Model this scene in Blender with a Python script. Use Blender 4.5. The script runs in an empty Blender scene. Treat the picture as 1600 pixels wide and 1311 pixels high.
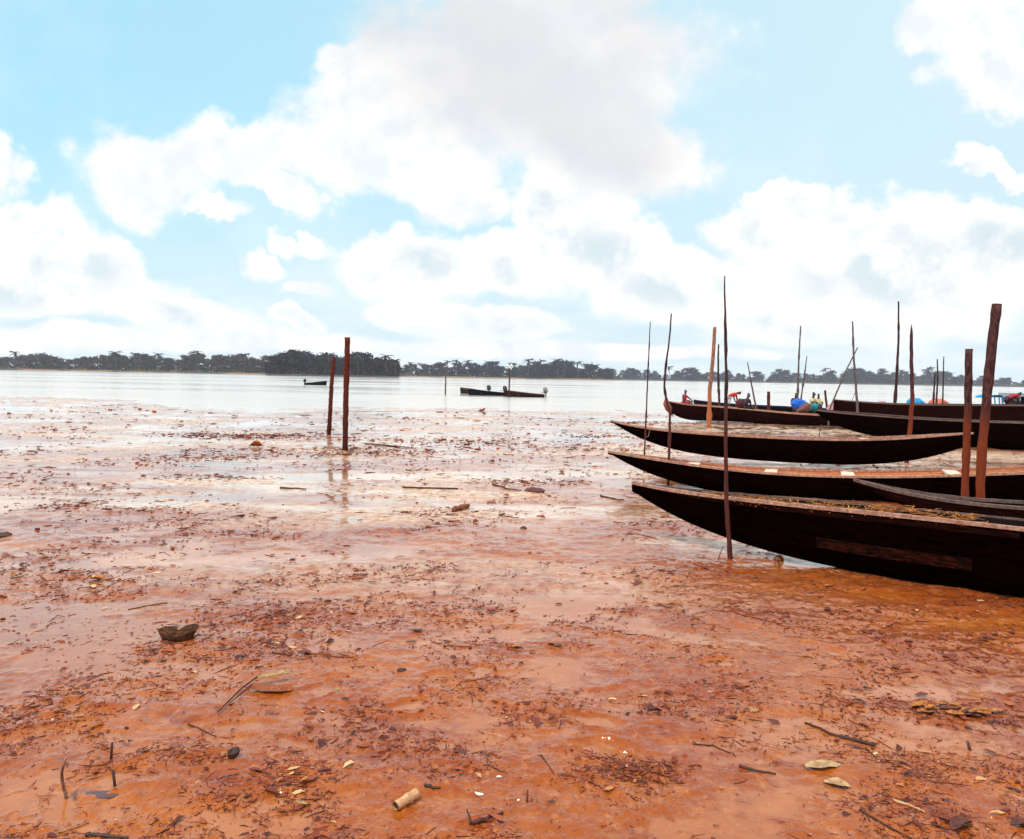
import bpy, math, random
import numpy as np
from mathutils import Vector, Matrix
random.seed(7); RS = np.random.RandomState(11)
SC = bpy.context.scene
COL = SC.collection
# ------------------------------------------------------------------ camera
CAMH = 1.6; F = 1250.0; PITCH = math.radians(3.03); ROLL = math.radians(1.0)
_c, _s = math.cos(PITCH), math.sin(PITCH)
FW = Vector((0, _c, -_s)); R0 = Vector((1, 0, 0)); U0 = Vector((0, _s, _c))
RT = R0*math.cos(ROLL) + U0*math.sin(ROLL); UP = -R0*math.sin(ROLL) + U0*math.cos(ROLL)
cam = bpy.data.cameras.new('camera'); co = bpy.data.objects.new('camera', cam); COL.objects.link(co)
cam.sensor_fit = 'HORIZONTAL'; cam.sensor_width = 36; cam.lens = 36*F/1600; cam.clip_start = .05; cam.clip_end = 12000
M4 = Matrix((( RT.x, UP.x, -FW.x, 0), (RT.y, UP.y, -FW.y, 0), (RT.z, UP.z, -FW.z, CAMH), (0, 0, 0, 1)))
co.matrix_world = M4; SC.camera = co
def ray(px, py): return FW + RT*((px-800)/F) - UP*((py-655.5)/F)
def at(px, py, Y):                    # point seen there, at distance Y
    d = ray(px, py); return Vector((0, 0, CAMH)) + d*(Y/d.y)
def gp(px, py, z=0.0):                # the place on the ground
    d = ray(px, py); return Vector((0, 0, CAMH)) + d*((z-CAMH)/d.z)
def proj(p):
    v = Vector(p) - Vector((0, 0, CAMH)); k = v.dot(FW)
    return 800 + F*v.dot(RT)/k, 655.5 - F*v.dot(UP)/k
# ------------------------------------------------------------------ render, light
SUN_EL, SUN_AZ = math.radians(60), math.radians(-142)
SC.view_settings.view_transform = 'Standard'; SC.view_settings.look = 'None'
SC.view_settings.exposure = 0.34; SC.view_settings.gamma = 1.0
SC.render.engine = 'CYCLES'
SC.cycles.use_denoising = True; SC.cycles.max_bounces = 6; SC.cycles.volume_bounces = 1
SC.cycles.sample_clamp_indirect = 8; SC.cycles.sample_clamp_direct = 12
sl = bpy.data.lights.new('sun', 'SUN'); sl.energy = 2.0; sl.angle = math.radians(7.0); sl.color = (1, .95, .87)
so = bpy.data.objects.new('sun', sl); COL.objects.link(so)
sd = Vector((math.sin(SUN_AZ)*math.cos(SUN_EL), math.cos(SUN_AZ)*math.cos(SUN_EL), math.sin(SUN_EL)))
so.rotation_euler = sd.to_track_quat('Z', 'Y').to_euler()

class NT:
    def __init__(s, tree): s.t = tree; s.n = tree.nodes; s.l = tree.links
    def put(s, sock, v):
        if isinstance(v, bpy.types.NodeSocket): s.l.new(v, sock)
        elif v is not None:
            if hasattr(sock.default_value, '__len__') and not hasattr(v, '__len__'): v = (v,)*len(sock.default_value)
            if hasattr(v, '__len__') and len(sock.default_value) == 4 and len(v) == 3: v = tuple(v)+(1,)
            sock.default_value = v
    def m(s, op, a, b=None, c=None, clamp=False):
        n = s.n.new('ShaderNodeMath'); n.operation = op; n.use_clamp = clamp
        for i, v in enumerate((a, b, c)):
            if v is not None: s.put(n.inputs[i], v)
        return n.outputs[0]
    def vm(s, op, a, b=None):
        n = s.n.new('ShaderNodeVectorMath'); n.operation = op; s.put(n.inputs[0], a)
        if op == 'SCALE': s.put(n.inputs['Scale'], b)
        elif b is not None: s.put(n.inputs[1], b)
        return n.outputs['Value'] if op in ('LENGTH', 'DOT_PRODUCT') else n.outputs[0]
    def noise(s, vec, scale, detail=4, rough=.5, dist=0., col=False):
        n = s.n.new('ShaderNodeTexNoise'); s.put(n.inputs['Vector'], vec); s.put(n.inputs['Scale'], scale)
        n.inputs['Detail'].default_value = detail; n.inputs['Roughness'].default_value = rough; n.inputs['Distortion'].default_value = dist
        return n.outputs['Color' if col else 0]
    def mix(s, f, a, b, mode='MIX'):
        n = s.n.new('ShaderNodeMix'); n.data_type = 'RGBA'; n.blend_type = mode
        s.put(n.inputs[0], f); s.put(n.inputs[6], a); s.put(n.inputs[7], b); return n.outputs[2]
    def ss(s, v, a, b, c=0., d=1.):
        n = s.n.new('ShaderNodeMapRange'); n.interpolation_type = 'SMOOTHSTEP'; s.put(n.inputs[0], v)
        for i, x in enumerate((a, b, c, d)): s.put(n.inputs[i+1], x)
        return n.outputs[0]
    def xyz(s, v): n = s.n.new('ShaderNodeSeparateXYZ'); s.put(n.inputs[0], v); return n.outputs
    def comb(s, x, y, z=0.):
        n = s.n.new('ShaderNodeCombineXYZ')
        for i, v in enumerate((x, y, z)): s.put(n.inputs[i], v)
        return n.outputs[0]
    def ramp(s, f, stops):
        n = s.n.new('ShaderNodeValToRGB'); e = n.color_ramp.elements
        e[0].position, e[0].color = stops[0][0], tuple(stops[0][1])+(1,)
        e[1].position, e[1].color = stops[-1][0], tuple(stops[-1][1])+(1,)
        for p, c in stops[1:-1]: q = e.new(p); q.color = tuple(c)+(1,)
        s.put(n.inputs[0], f); return n.outputs[0]

# ------------------------------------------------------------------ sky (broken cumulus over a Nishita sky)
W = bpy.data.worlds.new('World'); SC.world = W; W.use_nodes = True
T = NT(W.node_tree); T.n.clear()
out = T.n.new('ShaderNodeOutputWorld'); bg = T.n.new('ShaderNodeBackground'); bg.inputs[1].default_value = .1
T.l.new(bg.outputs[0], out.inputs[0])
sky = T.n.new('ShaderNodeTexSky'); sky.sky_type = 'NISHITA'; sky.sun_disc = False
sky.sun_elevation = SUN_EL; sky.sun_rotation = SUN_AZ; sky.air_density = 1.0; sky.dust_density = .6; sky.ozone_density = 1.0
gen = T.n.new('ShaderNodeTexCoord').outputs['Generated']
X, Y_, Z = T.xyz(gen)[0:3]
yy = T.m('MAXIMUM', Y_, .12)
uv = T.comb(T.m('DIVIDE', X, yy), T.m('DIVIDE', Z, yy))
warp = T.vm('SUBTRACT', T.noise(uv, 7, 4, .6, col=True), (.5, .5, .5))
warp2 = T.vm('SUBTRACT', T.noise(uv, 24, 5, .62, col=True), (.5, .5, .5))
wamp = T.ss(T.m('DIVIDE', Z, yy), .02, .26, .18, 1.)
P = T.vm('ADD', T.vm('ADD', uv, T.vm('SCALE', warp, T.m('MULTIPLY', wamp, .16))), T.vm('SCALE', warp2, T.m('MULTIPLY', wamp, .055)))
def D2(px, py): d = ray(px, py); return d.x/d.y, d.z/d.y
def blobs(lst, P=P):
    acc = None
    for (px, py, rx, ry, rot) in lst:
        u, v = D2(px, py); n = T.n.new('ShaderNodeMapping'); n.vector_type = 'TEXTURE'
        n.inputs['Location'].default_value = (u, v, 0); n.inputs['Rotation'].default_value = (0, 0, math.radians(rot))
        n.inputs['Scale'].default_value = (rx/F, ry/F, 1); T.put(n.inputs[0], P)
        d = T.m('SUBTRACT', 1., T.vm('LENGTH', n.outputs[0]))
        acc = d if acc is None else T.m('SMOOTH_MAX', acc, d, .18)
    return acc
soft = [(830,90,330,190,0),(970,240,190,95,0),(740,150,180,150,0),(230,262,150,88,-8),(390,240,140,80,-10),(455,310,70,32,-30),(600,215,210,130,0),
        (690,300,160,62,-5),(-10,250,60,75,0),(1520,30,150,60,10),(1570,110,150,62,10),(60,528,320,26,0),(380,532,240,22,0),(900,548,400,16,0),(345,335,60,22,0),(1560,250,90,24,0),(465,387,60,18,0),(400,415,44,24,-10),(487,450,60,16,0),(560,110,90,70,40)]
crisp = [(40,385,150,85,0),(150,410,110,62,-25),(60,455,250,50,0),(270,484,150,34,-8),(875,335,85,75,0),(945,400,130,85,-30),(1060,450,170,66,0),
         (655,420,145,60,0),(815,412,105,58,0),(1225,350,150,60,8),(1400,430,300,120,0),(1560,385,190,85,0),(640,488,85,30,0),(470,500,55,20,-20),(760,505,150,34,0),(1300,505,260,36,0)]
n1 = T.noise(uv, 11, 7, .56); n2 = T.noise(T.vm('ADD', uv, (.012, .03, 0)), 11, 7, .56); nb = T.noise(uv, 4.5, 4, .5)
ds = T.m('ADD', T.m('MULTIPLY', blobs(soft), 1.25), T.m('MULTIPLY', T.m('SUBTRACT', n1, .5), 1.0))
dc = T.m('ADD', T.m('MULTIPLY', blobs(crisp), 1.35), T.m('MULTIPLY', T.m('SUBTRACT', n1, .5), .9))
a_s = T.ss(ds, -.02, .50); a_c = T.ss(dc, .0, .40)
# everything outside the part of the sky the photo shows: broken clouds
zz = T.m('MAXIMUM', Z, .06)
gv = T.comb(T.m('DIVIDE', X, zz), T.m('DIVIDE', Y_, zz), 3.)
ng = T.noise(gv, .8, 6, .55); a_g = T.ss(ng, .42, .62)
inside = T.m('MULTIPLY', T.ss(T.m('ABSOLUTE', T.m('DIVIDE', X, yy)), .74, .66), T.m('MULTIPLY', T.ss(T.m('DIVIDE', Z, yy), .60, .50), T.ss(Y_, .3, .5)))
shade = T.m('ADD', T.m('MULTIPLY', T.m('SUBTRACT', n1, n2), 5.), .55, clamp=True)
grey = T.m('MULTIPLY', T.ss(blobs([(820,70,370,210,0),(930,190,220,130,-20),(690,20,240,120,0)], uv), .0, .62), T.ss(nb, .15, .55))
WH = (8.9, 8.7, 8.4)
csoft = T.mix(T.m('MULTIPLY', T.m('SUBTRACT', 1., shade), .75), WH, (6.6, 7.2, 7.7))
csoft = T.mix(T.m('MULTIPLY', grey, .85), csoft, (6.1, 6.1, 6.4))
ccr = T.mix(T.m('MULTIPLY', T.ss(dc, .15, 1.1), T.m('MULTIPLY', T.m('SUBTRACT', 1., shade), .85)), WH, (5.3, 6.35, 7.0))
vv = T.m('DIVIDE', Z, yy)
base = T.mix(1., sky.outputs[0], (1.0, 1.35, 1.25), 'MULTIPLY')
base = T.mix(1., base, (1.1, 2.0, 2.3), 'ADD')
base = T.mix(.72, base, (3.9, 6.7, 7.9))
base = T.mix(T.ss(T.m('DIVIDE', X, yy), -.55, .6, .0, .7), base, (6.0, 7.2, 7.7))
base = T.mix(T.ss(T.m('ABSOLUTE', vv), .34, .0, 0, .9), base, (5.7, 6.9, 7.5))
lowf = T.ss(T.noise(T.vm('MULTIPLY', uv, (1., 4., 1.)), 7, 5, .55), .35, .65)
base = T.mix(T.m('MULTIPLY', lowf, T.ss(vv, .16, .03, 0, .6)), base, (8.3, 8.5, 8.6))
col = T.mix(T.m('MULTIPLY', a_c, T.ss(vv, .01, .10, .3, .96)), base, ccr)
col = T.mix(T.m('MULTIPLY', a_s, .97), col, csoft)
thin = T.ss(T.noise(uv, 3.2, 5, .6), .45, .78, 0, .38)
col = T.mix(thin, col, (7.9, 8.5, 8.7))
cg = T.mix(a_g, base, T.mix(T.ss(ng, .55, .8), (9.6, 9.4, 9.2), (6.6, 6.7, 7.)))
T.put(bg.inputs[0], T.mix(inside, cg, col))

# ------------------------------------------------------------------ mesh helpers
def tag(o, label=None, cat=None, group=None, kind=None):
    if label: o['label'] = label
    if cat: o['category'] = cat
    if group: o['group'] = group
    if kind: o['kind'] = kind
    return o
def empty(name, loc, label, cat, group=None):
    o = bpy.data.objects.new(name, None); COL.objects.link(o); o.location = loc; o.empty_display_size = .1
    return tag(o, label, cat, group)
class MB:
    def __init__(s): s.v = []; s.f = []
    def add(s, vs, fs):
        b = len(s.v); s.v += [tuple(v) for v in vs]; s.f += [tuple(b+i for i in f) for f in fs]
    def box(s, c, size, rz=0., M=None):
        hx, hy, hz = (a/2 for a in size); R = Matrix.Rotation(rz, 3, 'Z') if M is None else M
        vs = [Vector(c) + R @ Vector((x*hx, y*hy, z*hz)) for z in (-1, 1) for y in (-1, 1) for x in (-1, 1)]
        s.add(vs, [(0,2,3,1),(4,5,7,6),(0,1,5,4),(2,6,7,3),(0,4,6,2),(1,3,7,5)])
    def tube(s, pts, radii, n=8, jit=0., flat=1., cap=True):
        pts = [Vector(p) for p in pts]; rows = []; ref = Vector((.31, .9, .17))
        for i, p in enumerate(pts):
            t = (pts[min(i+1, len(pts)-1)] - pts[max(i-1, 0)]).normalized()
            a = t.cross(ref).normalized() if abs(t.dot(ref.normalized())) < .95 else t.cross(Vector((1, 0, 0))).normalized(); b = t.cross(a)
            rows.append([p + (a*math.cos(q) + b*math.sin(q)*flat)*radii[i]*(1+random.uniform(-jit, jit)) for q in (2*math.pi*k/n for k in range(n))])
        s.loft(rows, True, cap)
    def loft(s, rows, closed=False, cap=False):
        n = len(rows[0]); vs = [v for r in rows for v in r]; fs = []
        for i in range(len(rows)-1):
            for k in range(n if closed else n-1):
                j = (k+1) % n; fs.append((i*n+k, i*n+j, (i+1)*n+j, (i+1)*n+k))
        if cap: fs += [tuple(range(n))[::-1], tuple((len(rows)-1)*n+k for k in range(n))]
        s.add(vs, fs)
    def build(s, name, mat, parent=None, smooth=False, origin=None):
        me = bpy.data.meshes.new(name)
        off = Vector(origin) if origin is not None else (Vector(parent.location) if parent is not None and parent.parent is None and parent.type == 'EMPTY' else None)
        vs = s.v if off is None else [tuple(Vector(v)-off) for v in s.v]
        me.from_pydata(vs, [], s.f); me.validate(); me.materials.append(mat)
        if smooth: me.polygons.foreach_set('use_smooth', [True]*len(me.polygons))
        o = bpy.data.objects.new(name, me); COL.objects.link(o)
        if parent is not None: o.parent = parent
        elif origin is not None: o.location = origin
        return o
def np_mesh(name, V, Fq, mat, smooth=False, attr=None, k=4):
    me = bpy.data.meshes.new(name); V = np.ascontiguousarray(V, dtype=np.float32); Fq = np.ascontiguousarray(Fq, dtype=np.int32)
    me.vertices.add(len(V)); me.vertices.foreach_set('co', V.ravel())
    me.loops.add(Fq.size); me.loops.foreach_set('vertex_index', Fq.ravel())
    me.polygons.add(len(Fq)); me.polygons.foreach_set('loop_start', np.arange(0, Fq.size, k, dtype=np.int32))
    me.polygons.foreach_set('use_smooth', np.full(len(Fq), smooth))
    if attr:
        for an, av in attr.items():
            a = me.attributes.new(an, 'FLOAT', 'POINT'); a.data.foreach_set('value', np.ascontiguousarray(av, dtype=np.float32))
    me.update(calc_edges=True); me.materials.append(mat)
    o = bpy.data.objects.new(name, me); COL.objects.link(o); return o
# ------------------------------------------------------------------ numpy noise
_perm = RS.permutation(4096).astype(np.int64); _g = RS.rand(4096)*2*np.pi; _gx, _gy = np.cos(_g), np.sin(_g)
def gn(x, y):
    xi = np.floor(x).astype(np.int64); yi = np.floor(y).astype(np.int64); fx = x-xi; fy = y-yi
    def cnr(a, b):
        h = _perm[(_perm[(xi+a) & 4095] + yi + b) & 4095]; return _gx[h]*(fx-a) + _gy[h]*(fy-b)
    u = fx*fx*fx*(fx*(fx*6-15)+10); v = fy*fy*fy*(fy*(fy*6-15)+10)
    return (cnr(0,0)*(1-u)+cnr(1,0)*u)*(1-v) + (cnr(0,1)*(1-u)+cnr(1,1)*u)*v
def fbm(x, y, lam, octs, rough=.5):
    s = 0; a = 1.; x = x/lam; y = y/lam
    for i in range(octs): s = s + a*gn(x+17.3*i, y-9.1*i); a *= rough; x = x*2.03; y = y*2.03
    return s
WL = -.075
_SU = (np.array([-600, 0, 180, 300, 400, 560, 700, 900, 1040, 1300, 1600, 2200])-800)/F
_SY = np.array([46, 44, 42, 33, 30, 36, 38, 36, 37, 44, 42, 42])
# pools of standing water seen on the mud (place, radii)
POOLS = [(gp(1225, 858), 1.1, .55, -.45), (gp(700, 742), 2.6, .9, 0), (gp(230, 780), 2.6, .8, 0), (gp(60, 960), .9, .45, .3),
         (gp(130, 1000), .6, .5, -.6), (gp(880, 795), 1.6, .45, -.1), (gp(250, 1040), .45, .2, 0), (gp(560, 745), 1.6, .5, 0), (gp(340, 870), 1.3, .35, .1), (gp(1490, 1080), .5, .18, .1)]
_fp = np.random.RandomState(77); _FP = []
for _i in range(75):
    _r = 1/_fp.uniform(1/16., 1/2.6); _u = _fp.uniform(-.7, .7); _FP.append((_r*_u, _r, _fp.uniform(0, 6.28), _fp.uniform(.10, .15), _fp.uniform(.045, .065), _fp.uniform(.008, .019)))
def PRINTS(x, y):                    # old footprints pressed into the mud
    out = np.zeros(x.shape)
    for fx, fy, a, la, lb, dp in _FP:
        k = np.nonzero((np.abs(x-fx) < .4) & (np.abs(y-fy) < .4))[0]
        if not len(k): continue
        dx, dy = x[k]-fx, y[k]-fy; dx = dx+.05*gn(x[k]*9, y[k]*9); dy = dy+.05*gn(x[k]*9+5, y[k]*9+5); q = ((dx*math.cos(a)+dy*math.sin(a))/la)**2 + ((-dx*math.sin(a)+dy*math.cos(a))/lb)**2
        out[k] += -dp*np.exp(-q**1.5) + dp*.45*np.exp(-((np.sqrt(q)-1.35)/.28)**2)
    return out
def wet_glare(x, y):  # mask of pale patches painted in for sky glare off wet mud
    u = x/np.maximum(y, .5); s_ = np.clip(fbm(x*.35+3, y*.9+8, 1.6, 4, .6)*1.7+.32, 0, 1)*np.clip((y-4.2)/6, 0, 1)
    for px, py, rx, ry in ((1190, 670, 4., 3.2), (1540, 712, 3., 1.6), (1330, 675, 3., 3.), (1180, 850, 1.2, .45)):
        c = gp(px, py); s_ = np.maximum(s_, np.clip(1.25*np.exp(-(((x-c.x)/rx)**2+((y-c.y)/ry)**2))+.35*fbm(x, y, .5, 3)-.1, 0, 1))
    c = gp(1400, 930); s_ = s_*(1-np.exp(-(((x-c.x)*.79-(y-c.y)*.61)/2.6)**2-(((x-c.x)*.61+(y-c.y)*.79)/1.1)**2)*.95)  # painted glare cleared where the nearest hull blocks the sky's reflection
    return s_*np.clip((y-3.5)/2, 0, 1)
def mud(x, y, full=False):
    x = np.asarray(x, float); y = np.asarray(y, float); r = np.hypot(x, y)
    sh = np.interp(x/np.maximum(y, 1.), _SU, _SY); t = (y-14)/(sh-14)
    e = np.where(t > 0, -.06*np.minimum(t, 1.2)-np.clip(y-sh, 0, 9)*.0025-np.clip(y-sh-9, 0, 1500)*.008, 0); e = np.maximum(e, -2.0)
    fine = np.clip((95-r)/45, 0, 1)
    big = fbm(x, y, 3.5, 3)*.026*np.clip(r/6, .45, 1)
    mid = fbm(x*.8+5, y*1.3, .55, 4, .55)*.025 + PRINTS(x, y)
    w = fbm(x+40, y+3, .9, 2); clod = np.clip(w+.05, 0, .5)*2
    ms = fbm(x+1, y, .13, 4, .6)
    small = (ms*.010 + np.abs(fbm(x-7, y+2, .07, 3, .6))*.012*clod)*np.clip((16-r)/10, 0, 1) + (ms*.012)*clod*np.clip((r-6)/10, 0, 1)
    h = (big+mid+small)*fine
    lev = -.011 + fbm(x+90, y+90, 5., 2)*.008 + .007*np.clip((r-9)/14, 0, 1) + fbm(x*.5+9, y*1.5, 2.5, 3)*.016*np.clip((r-18)/12, 0, 1)
    for c, rx, ry, a in POOLS:
        ca, sa = math.cos(a), math.sin(a); dx, dy = x-c.x, y-c.y
        q = ((dx*ca+dy*sa)/rx)**2 + ((-dx*sa+dy*ca)/ry)**2; h = h - .022*np.exp(-q*1.2)*fine
    d = h-lev; wet = 1/(1+np.exp(d/.0016)); hh = lev + .0035*np.logaddexp(0, d/.0035)
    return (e+hh, wet, d) if full else e+hh
def gz(x, y): return float(mud(np.array([x]), np.array([y]))[0])

# ------------------------------------------------------------------ materials
def mat(name, color=None, rough=.7, spec=.5, fn=None):
    m = bpy.data.materials.new(name); m.use_nodes = True; t = NT(m.node_tree); b = t.n['Principled BSDF']
    if color is not None: t.put(b.inputs['Base Color'], color)
    b.inputs['Roughness'].default_value = rough; b.inputs['Specular IOR Level'].default_value = spec
    if fn: fn(t, b)
    return m
def pos(t): return t.n.new('ShaderNodeNewGeometry').outputs['Position']
def objc(t): return t.n.new('ShaderNodeTexCoord').outputs['Object']
def island(t): return t.n.new('ShaderNodeNewGeometry').outputs['Random Per Island']
def bump(t, b, h, strength=.5, dist=.01):
    n = t.n.new('ShaderNodeBump'); t.put(n.inputs['Height'], h); n.inputs['Strength'].default_value = strength; n.inputs['Distance'].default_value = dist
    t.l.new(n.outputs[0], b.inputs['Normal'])
def f_mud(t, b):
    p = pos(t); at_ = t.n.new('ShaderNodeAttribute'); at_.attribute_name = 'wet'; wet = at_.outputs['Fac']
    at2 = t.n.new('ShaderNodeAttribute'); at2.attribute_name = 'lift'; lift = at2.outputs['Fac']
    a = t.noise(p, .9, 6, .6); c = t.noise(p, 9, 5, .6); d = t.noise(p, 45, 4, .6)
    col = t.mix(t.ss(a, .35, .65), (.31, .050, .004), (.45, .110, .012))
    col = t.mix(t.ss(c, .48, .7, 0, .5), col, (.60, .19, .045))
    col = t.mix(t.ss(lift, .010, .030, 0, .45), col, (.30, .055, .014))
    col = t.mix(t.ss(d, .58, .72, 0, .7), col, (.18, .030, .009))
    e2 = t.noise(t.vm('MULTIPLY', p, (1., .55, 1.)), 120, 3, .6); col = t.mix(t.ss(e2, .60, .68, 0, .75), col, (.15, .022, .008)); e3 = t.noise(p, 20, 6, .7); col = t.mix(t.ss(e3, .56, .66, 0, .45), col, (.66, .24, .085)); e4 = t.noise(t.vm('MULTIPLY', p, (.7, 1.1, 1.)), 3.4, 8, .72, .4); col = t.mix(t.ss(e4, .55, .66, 0, .7), col, (.19, .022, .005))
    col = t.mix(t.m('MULTIPLY', wet, .45), col, (.50, .19, .075))
    a3 = t.n.new('ShaderNodeAttribute'); a3.attribute_name = 'wet_glare'; col = t.mix(t.m('MULTIPLY', a3.outputs['Fac'], t.ss(c, .35, .6, .25, .9)), col, (.86, .64, .47))  # cream mixed into the mud colour as painted glare
    t.put(b.inputs['Base Color'], col); b.inputs['IOR'].default_value = 1.12; glare_k = a3.outputs['Fac']
    rr = t.ss(t.noise(p, 2.2, 4, .6), .35, .65, .12, .34)
    n = t.n.new('ShaderNodeMix'); t.put(n.inputs[0], wet); t.put(n.inputs[2], rr); n.inputs[3].default_value = .035
    t.put(b.inputs['Roughness'], n.outputs[0])
    hgt = t.m('ADD', t.m('MULTIPLY', t.noise(p, 28, 6, .7), 1.1), t.m('MULTIPLY', t.noise(p, 90, 3, .6), .45))
    hgt = t.m('ADD', hgt, t.m('MULTIPLY', t.noise(p, 7.5, 5, .65, 1.2), 1.6)); hgt = t.m('MULTIPLY', hgt, t.m('SUBTRACT', 1.03, wet))
    bump(t, b, hgt, .6, .012)
    t.put(b.inputs['Coat Weight'], t.m('SUBTRACT', 1., t.m('MULTIPLY', t.m('MULTIPLY', glare_k, t.m('SUBTRACT', 1., wet)), .8))); t.put(b.inputs['Coat Roughness'], t.m('SUBTRACT', .15, t.m('MULTIPLY', wet, .08))); b.inputs['Coat IOR'].default_value = 1.33
MUD = mat('wet_red_mud', fn=f_mud)
def f_water(t, b):
    p = pos(t); s = t.vm('MULTIPLY', p, (1., .6, 1.))
    h = t.m('ADD', t.noise(s, .9, 3, .6), t.m('MULTIPLY', t.noise(s, 5., 2, .5), .15)); wind = t.ss(t.noise(t.vm('MULTIPLY', p, (.35, 1., 1.)), .03, 5, .6), .4, .6); t.put(b.inputs['Roughness'], t.m('ADD', t.m('MULTIPLY', wind, .14), .10)); bump(t, b, h, .35, .05)
    b.inputs['IOR'].default_value = 1.33
WATER = mat('river_water', (.62, .55, .50), .16, .5, f_water)
def wood(name, c1, c2, rough=.75, spec=.3, scale=1., stain=None, axis=(1, 1, 1), bs=.5, stainz=(1.1, 1.5)):
    def f(t, b):
        p = t.vm('MULTIPLY', objc(t), tuple(a*scale for a in axis))
        n = t.noise(p, 14, 5, .65, .6); m_ = t.noise(p, 3, 4, .6)
        col = t.mix(t.ss(n, .35, .7), c1, c2); col = t.mix(t.ss(m_, .5, .7, 0, .5), col, c1)
        if stain:
            z = t.m('ADD', t.xyz(pos(t))[2], t.m('MULTIPLY', t.m('SUBTRACT', m_, .5), .5))
            k = t.ss(t.noise(p, 9, 4, .7), .3, .62, .35, 1)
            col = t.mix(t.m('MULTIPLY', t.ss(z, stainz[0], stainz[1], 1, 0), k), col, stain)
        t.put(b.inputs['Base Color'], col); bump(t, b, n, bs, .012)
    return mat(name, None, rough, spec, f)
TAR = wood('tarred_hull_wood', (.0010, .0003, .0002), (.0065, .0012, .0007), .95, .0, 1, None, (.5, .5, 3))
TARB = wood('worn_dark_plank', (.006, .0015, .001), (.024, .005, .0035), .95, .02, 1, None, (.5, .5, 4))
INNER = wood('canoe_inside_wood', (.50, .15, .045), (.75, .30, .12), .6, .4, 1, None, (1, 1, 3))
INDK = wood('shade_painted_inside_wood', (.006, .0015, .001), (.018, .004, .0025), .7, .2, 1)  # shade inside the hulls put into the colour, so they read hollow
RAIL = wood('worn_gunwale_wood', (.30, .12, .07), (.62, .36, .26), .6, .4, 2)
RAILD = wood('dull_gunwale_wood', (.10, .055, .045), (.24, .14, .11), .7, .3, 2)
THW = wood('bleached_thwart_wood', (.72, .50, .34), (.9, .74, .58), .6, .4, 2)
PATCH = wood('reddish_rubbing_wood', (.001, .0004, .0003), (.050, .009, .003), .9, .05, 1.5, None, (.5, .5, 2))
BARK = wood('muddy_post_bark', (.045, .014, .014), (.15, .060, .055), .9, .15, 2.6, (.24, .042, .011), (1, 1, .35), 1.)
BARKR = wood('red_post_bark', (.045, .008, .006), (.24, .042, .018), .9, .2, 4.5, (.05, .011, .008), (1, 1, .35), .9, (.2, 1.2))
BARKO = wood('peeled_orange_bark', (.22, .085, .05), (.44, .20, .125), .8, .3, 1.6, (.46, .125, .04), (1, 1, .35), .9)
POLE = wood('dark_pole_wood', (.022, .008, .008), (.10, .038, .032), .8, .3, 2, (.10, .018, .012), (1, 1, .4))
POLEG = wood('grey_pole_wood', (.09, .065, .06), (.19, .14, .13), .8, .3, 2, None, (1, 1, .4))
ROT = wood('rotten_wood', (.030, .009, .005), (.09, .028, .012), .6, .5, 2)
STONE = wood('muddy_block', (.028, .010, .006), (.24, .085, .025), .6, .5, 1.2)
BAMB = wood('dry_bamboo', (.55, .27, .12), (.78, .46, .25), .55, .4, 2)
YEL = wood('yellow_dead_leaf', (.28, .07, .01), (.60, .22, .035), .55, .4, 3)
PALE = wood('pale_dead_leaf', (.33, .16, .06), (.62, .38, .18), .55, .4, 3)
DKLEAF = wood('dark_rotting_leaf', (.07, .012, .006), (.18, .035, .012), .45, .5, 3)
SHELL = mat('white_shell', (.86, .80, .70), .4)
BLUEP = mat('blue_plastic', (.10, .20, .65), .4)
def cloth(name, c, r=.7):
    def f(t, b):
        n = t.noise(objc(t), 6, 4, .6); t.put(b.inputs['Base Color'], t.mix(t.ss(n, .3, .7), tuple(x*.75 for x in c), c)); bump(t, b, n, .5, .03)
    return mat(name, None, r, .3, f)
TBLUE = cloth('blue_tarp', (.02, .16, .75)); TCYAN = cloth('sky_blue_tarp', (.03, .36, .70)); TRED = cloth('salmon_tarp', (.75, .18, .12))
PINK = cloth('mauve_cloth', (.60, .30, .30)); TEAL = cloth('teal_cloth', (.02, .30, .40)); REDC = cloth('red_cloth', (.75, .03, .02)); CRIM = cloth('crimson_cloth', (.50, .03, .05))
YELC = cloth('cream_cloth', (.85, .72, .42)); DARKC = cloth('dark_cloth', (.02, .012, .02)); MAROON = cloth('maroon_cloth', (.10, .02, .03)); WHITEC = cloth('white_cloth', (.85, .83, .8)); GREYC = cloth('grey_tarp', (.42, .50, .52))
SKIN = mat('dark_skin', (.055, .022, .014), .5); HAIR = mat('black_hair', (.01, .008, .008), .9)
NAVY = wood('dark_painted_hull', (.003, .003, .009), (.010, .010, .02), .7, .1); BRN = wood('brown_painted_hull', (.018, .006, .006), (.045, .015, .014), .7, .1)
MOTOR = mat('motor_plastic', (.03, .025, .03), .4); MGREY = mat('motor_leg_metal', (.22, .2, .2), .5)
STRAWM = mat('dry_straw', fn=lambda t, b: t.put(b.inputs['Base Color'], t.mix(island(t), (.50, .13, .02), (.85, .36, .08))))

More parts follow.
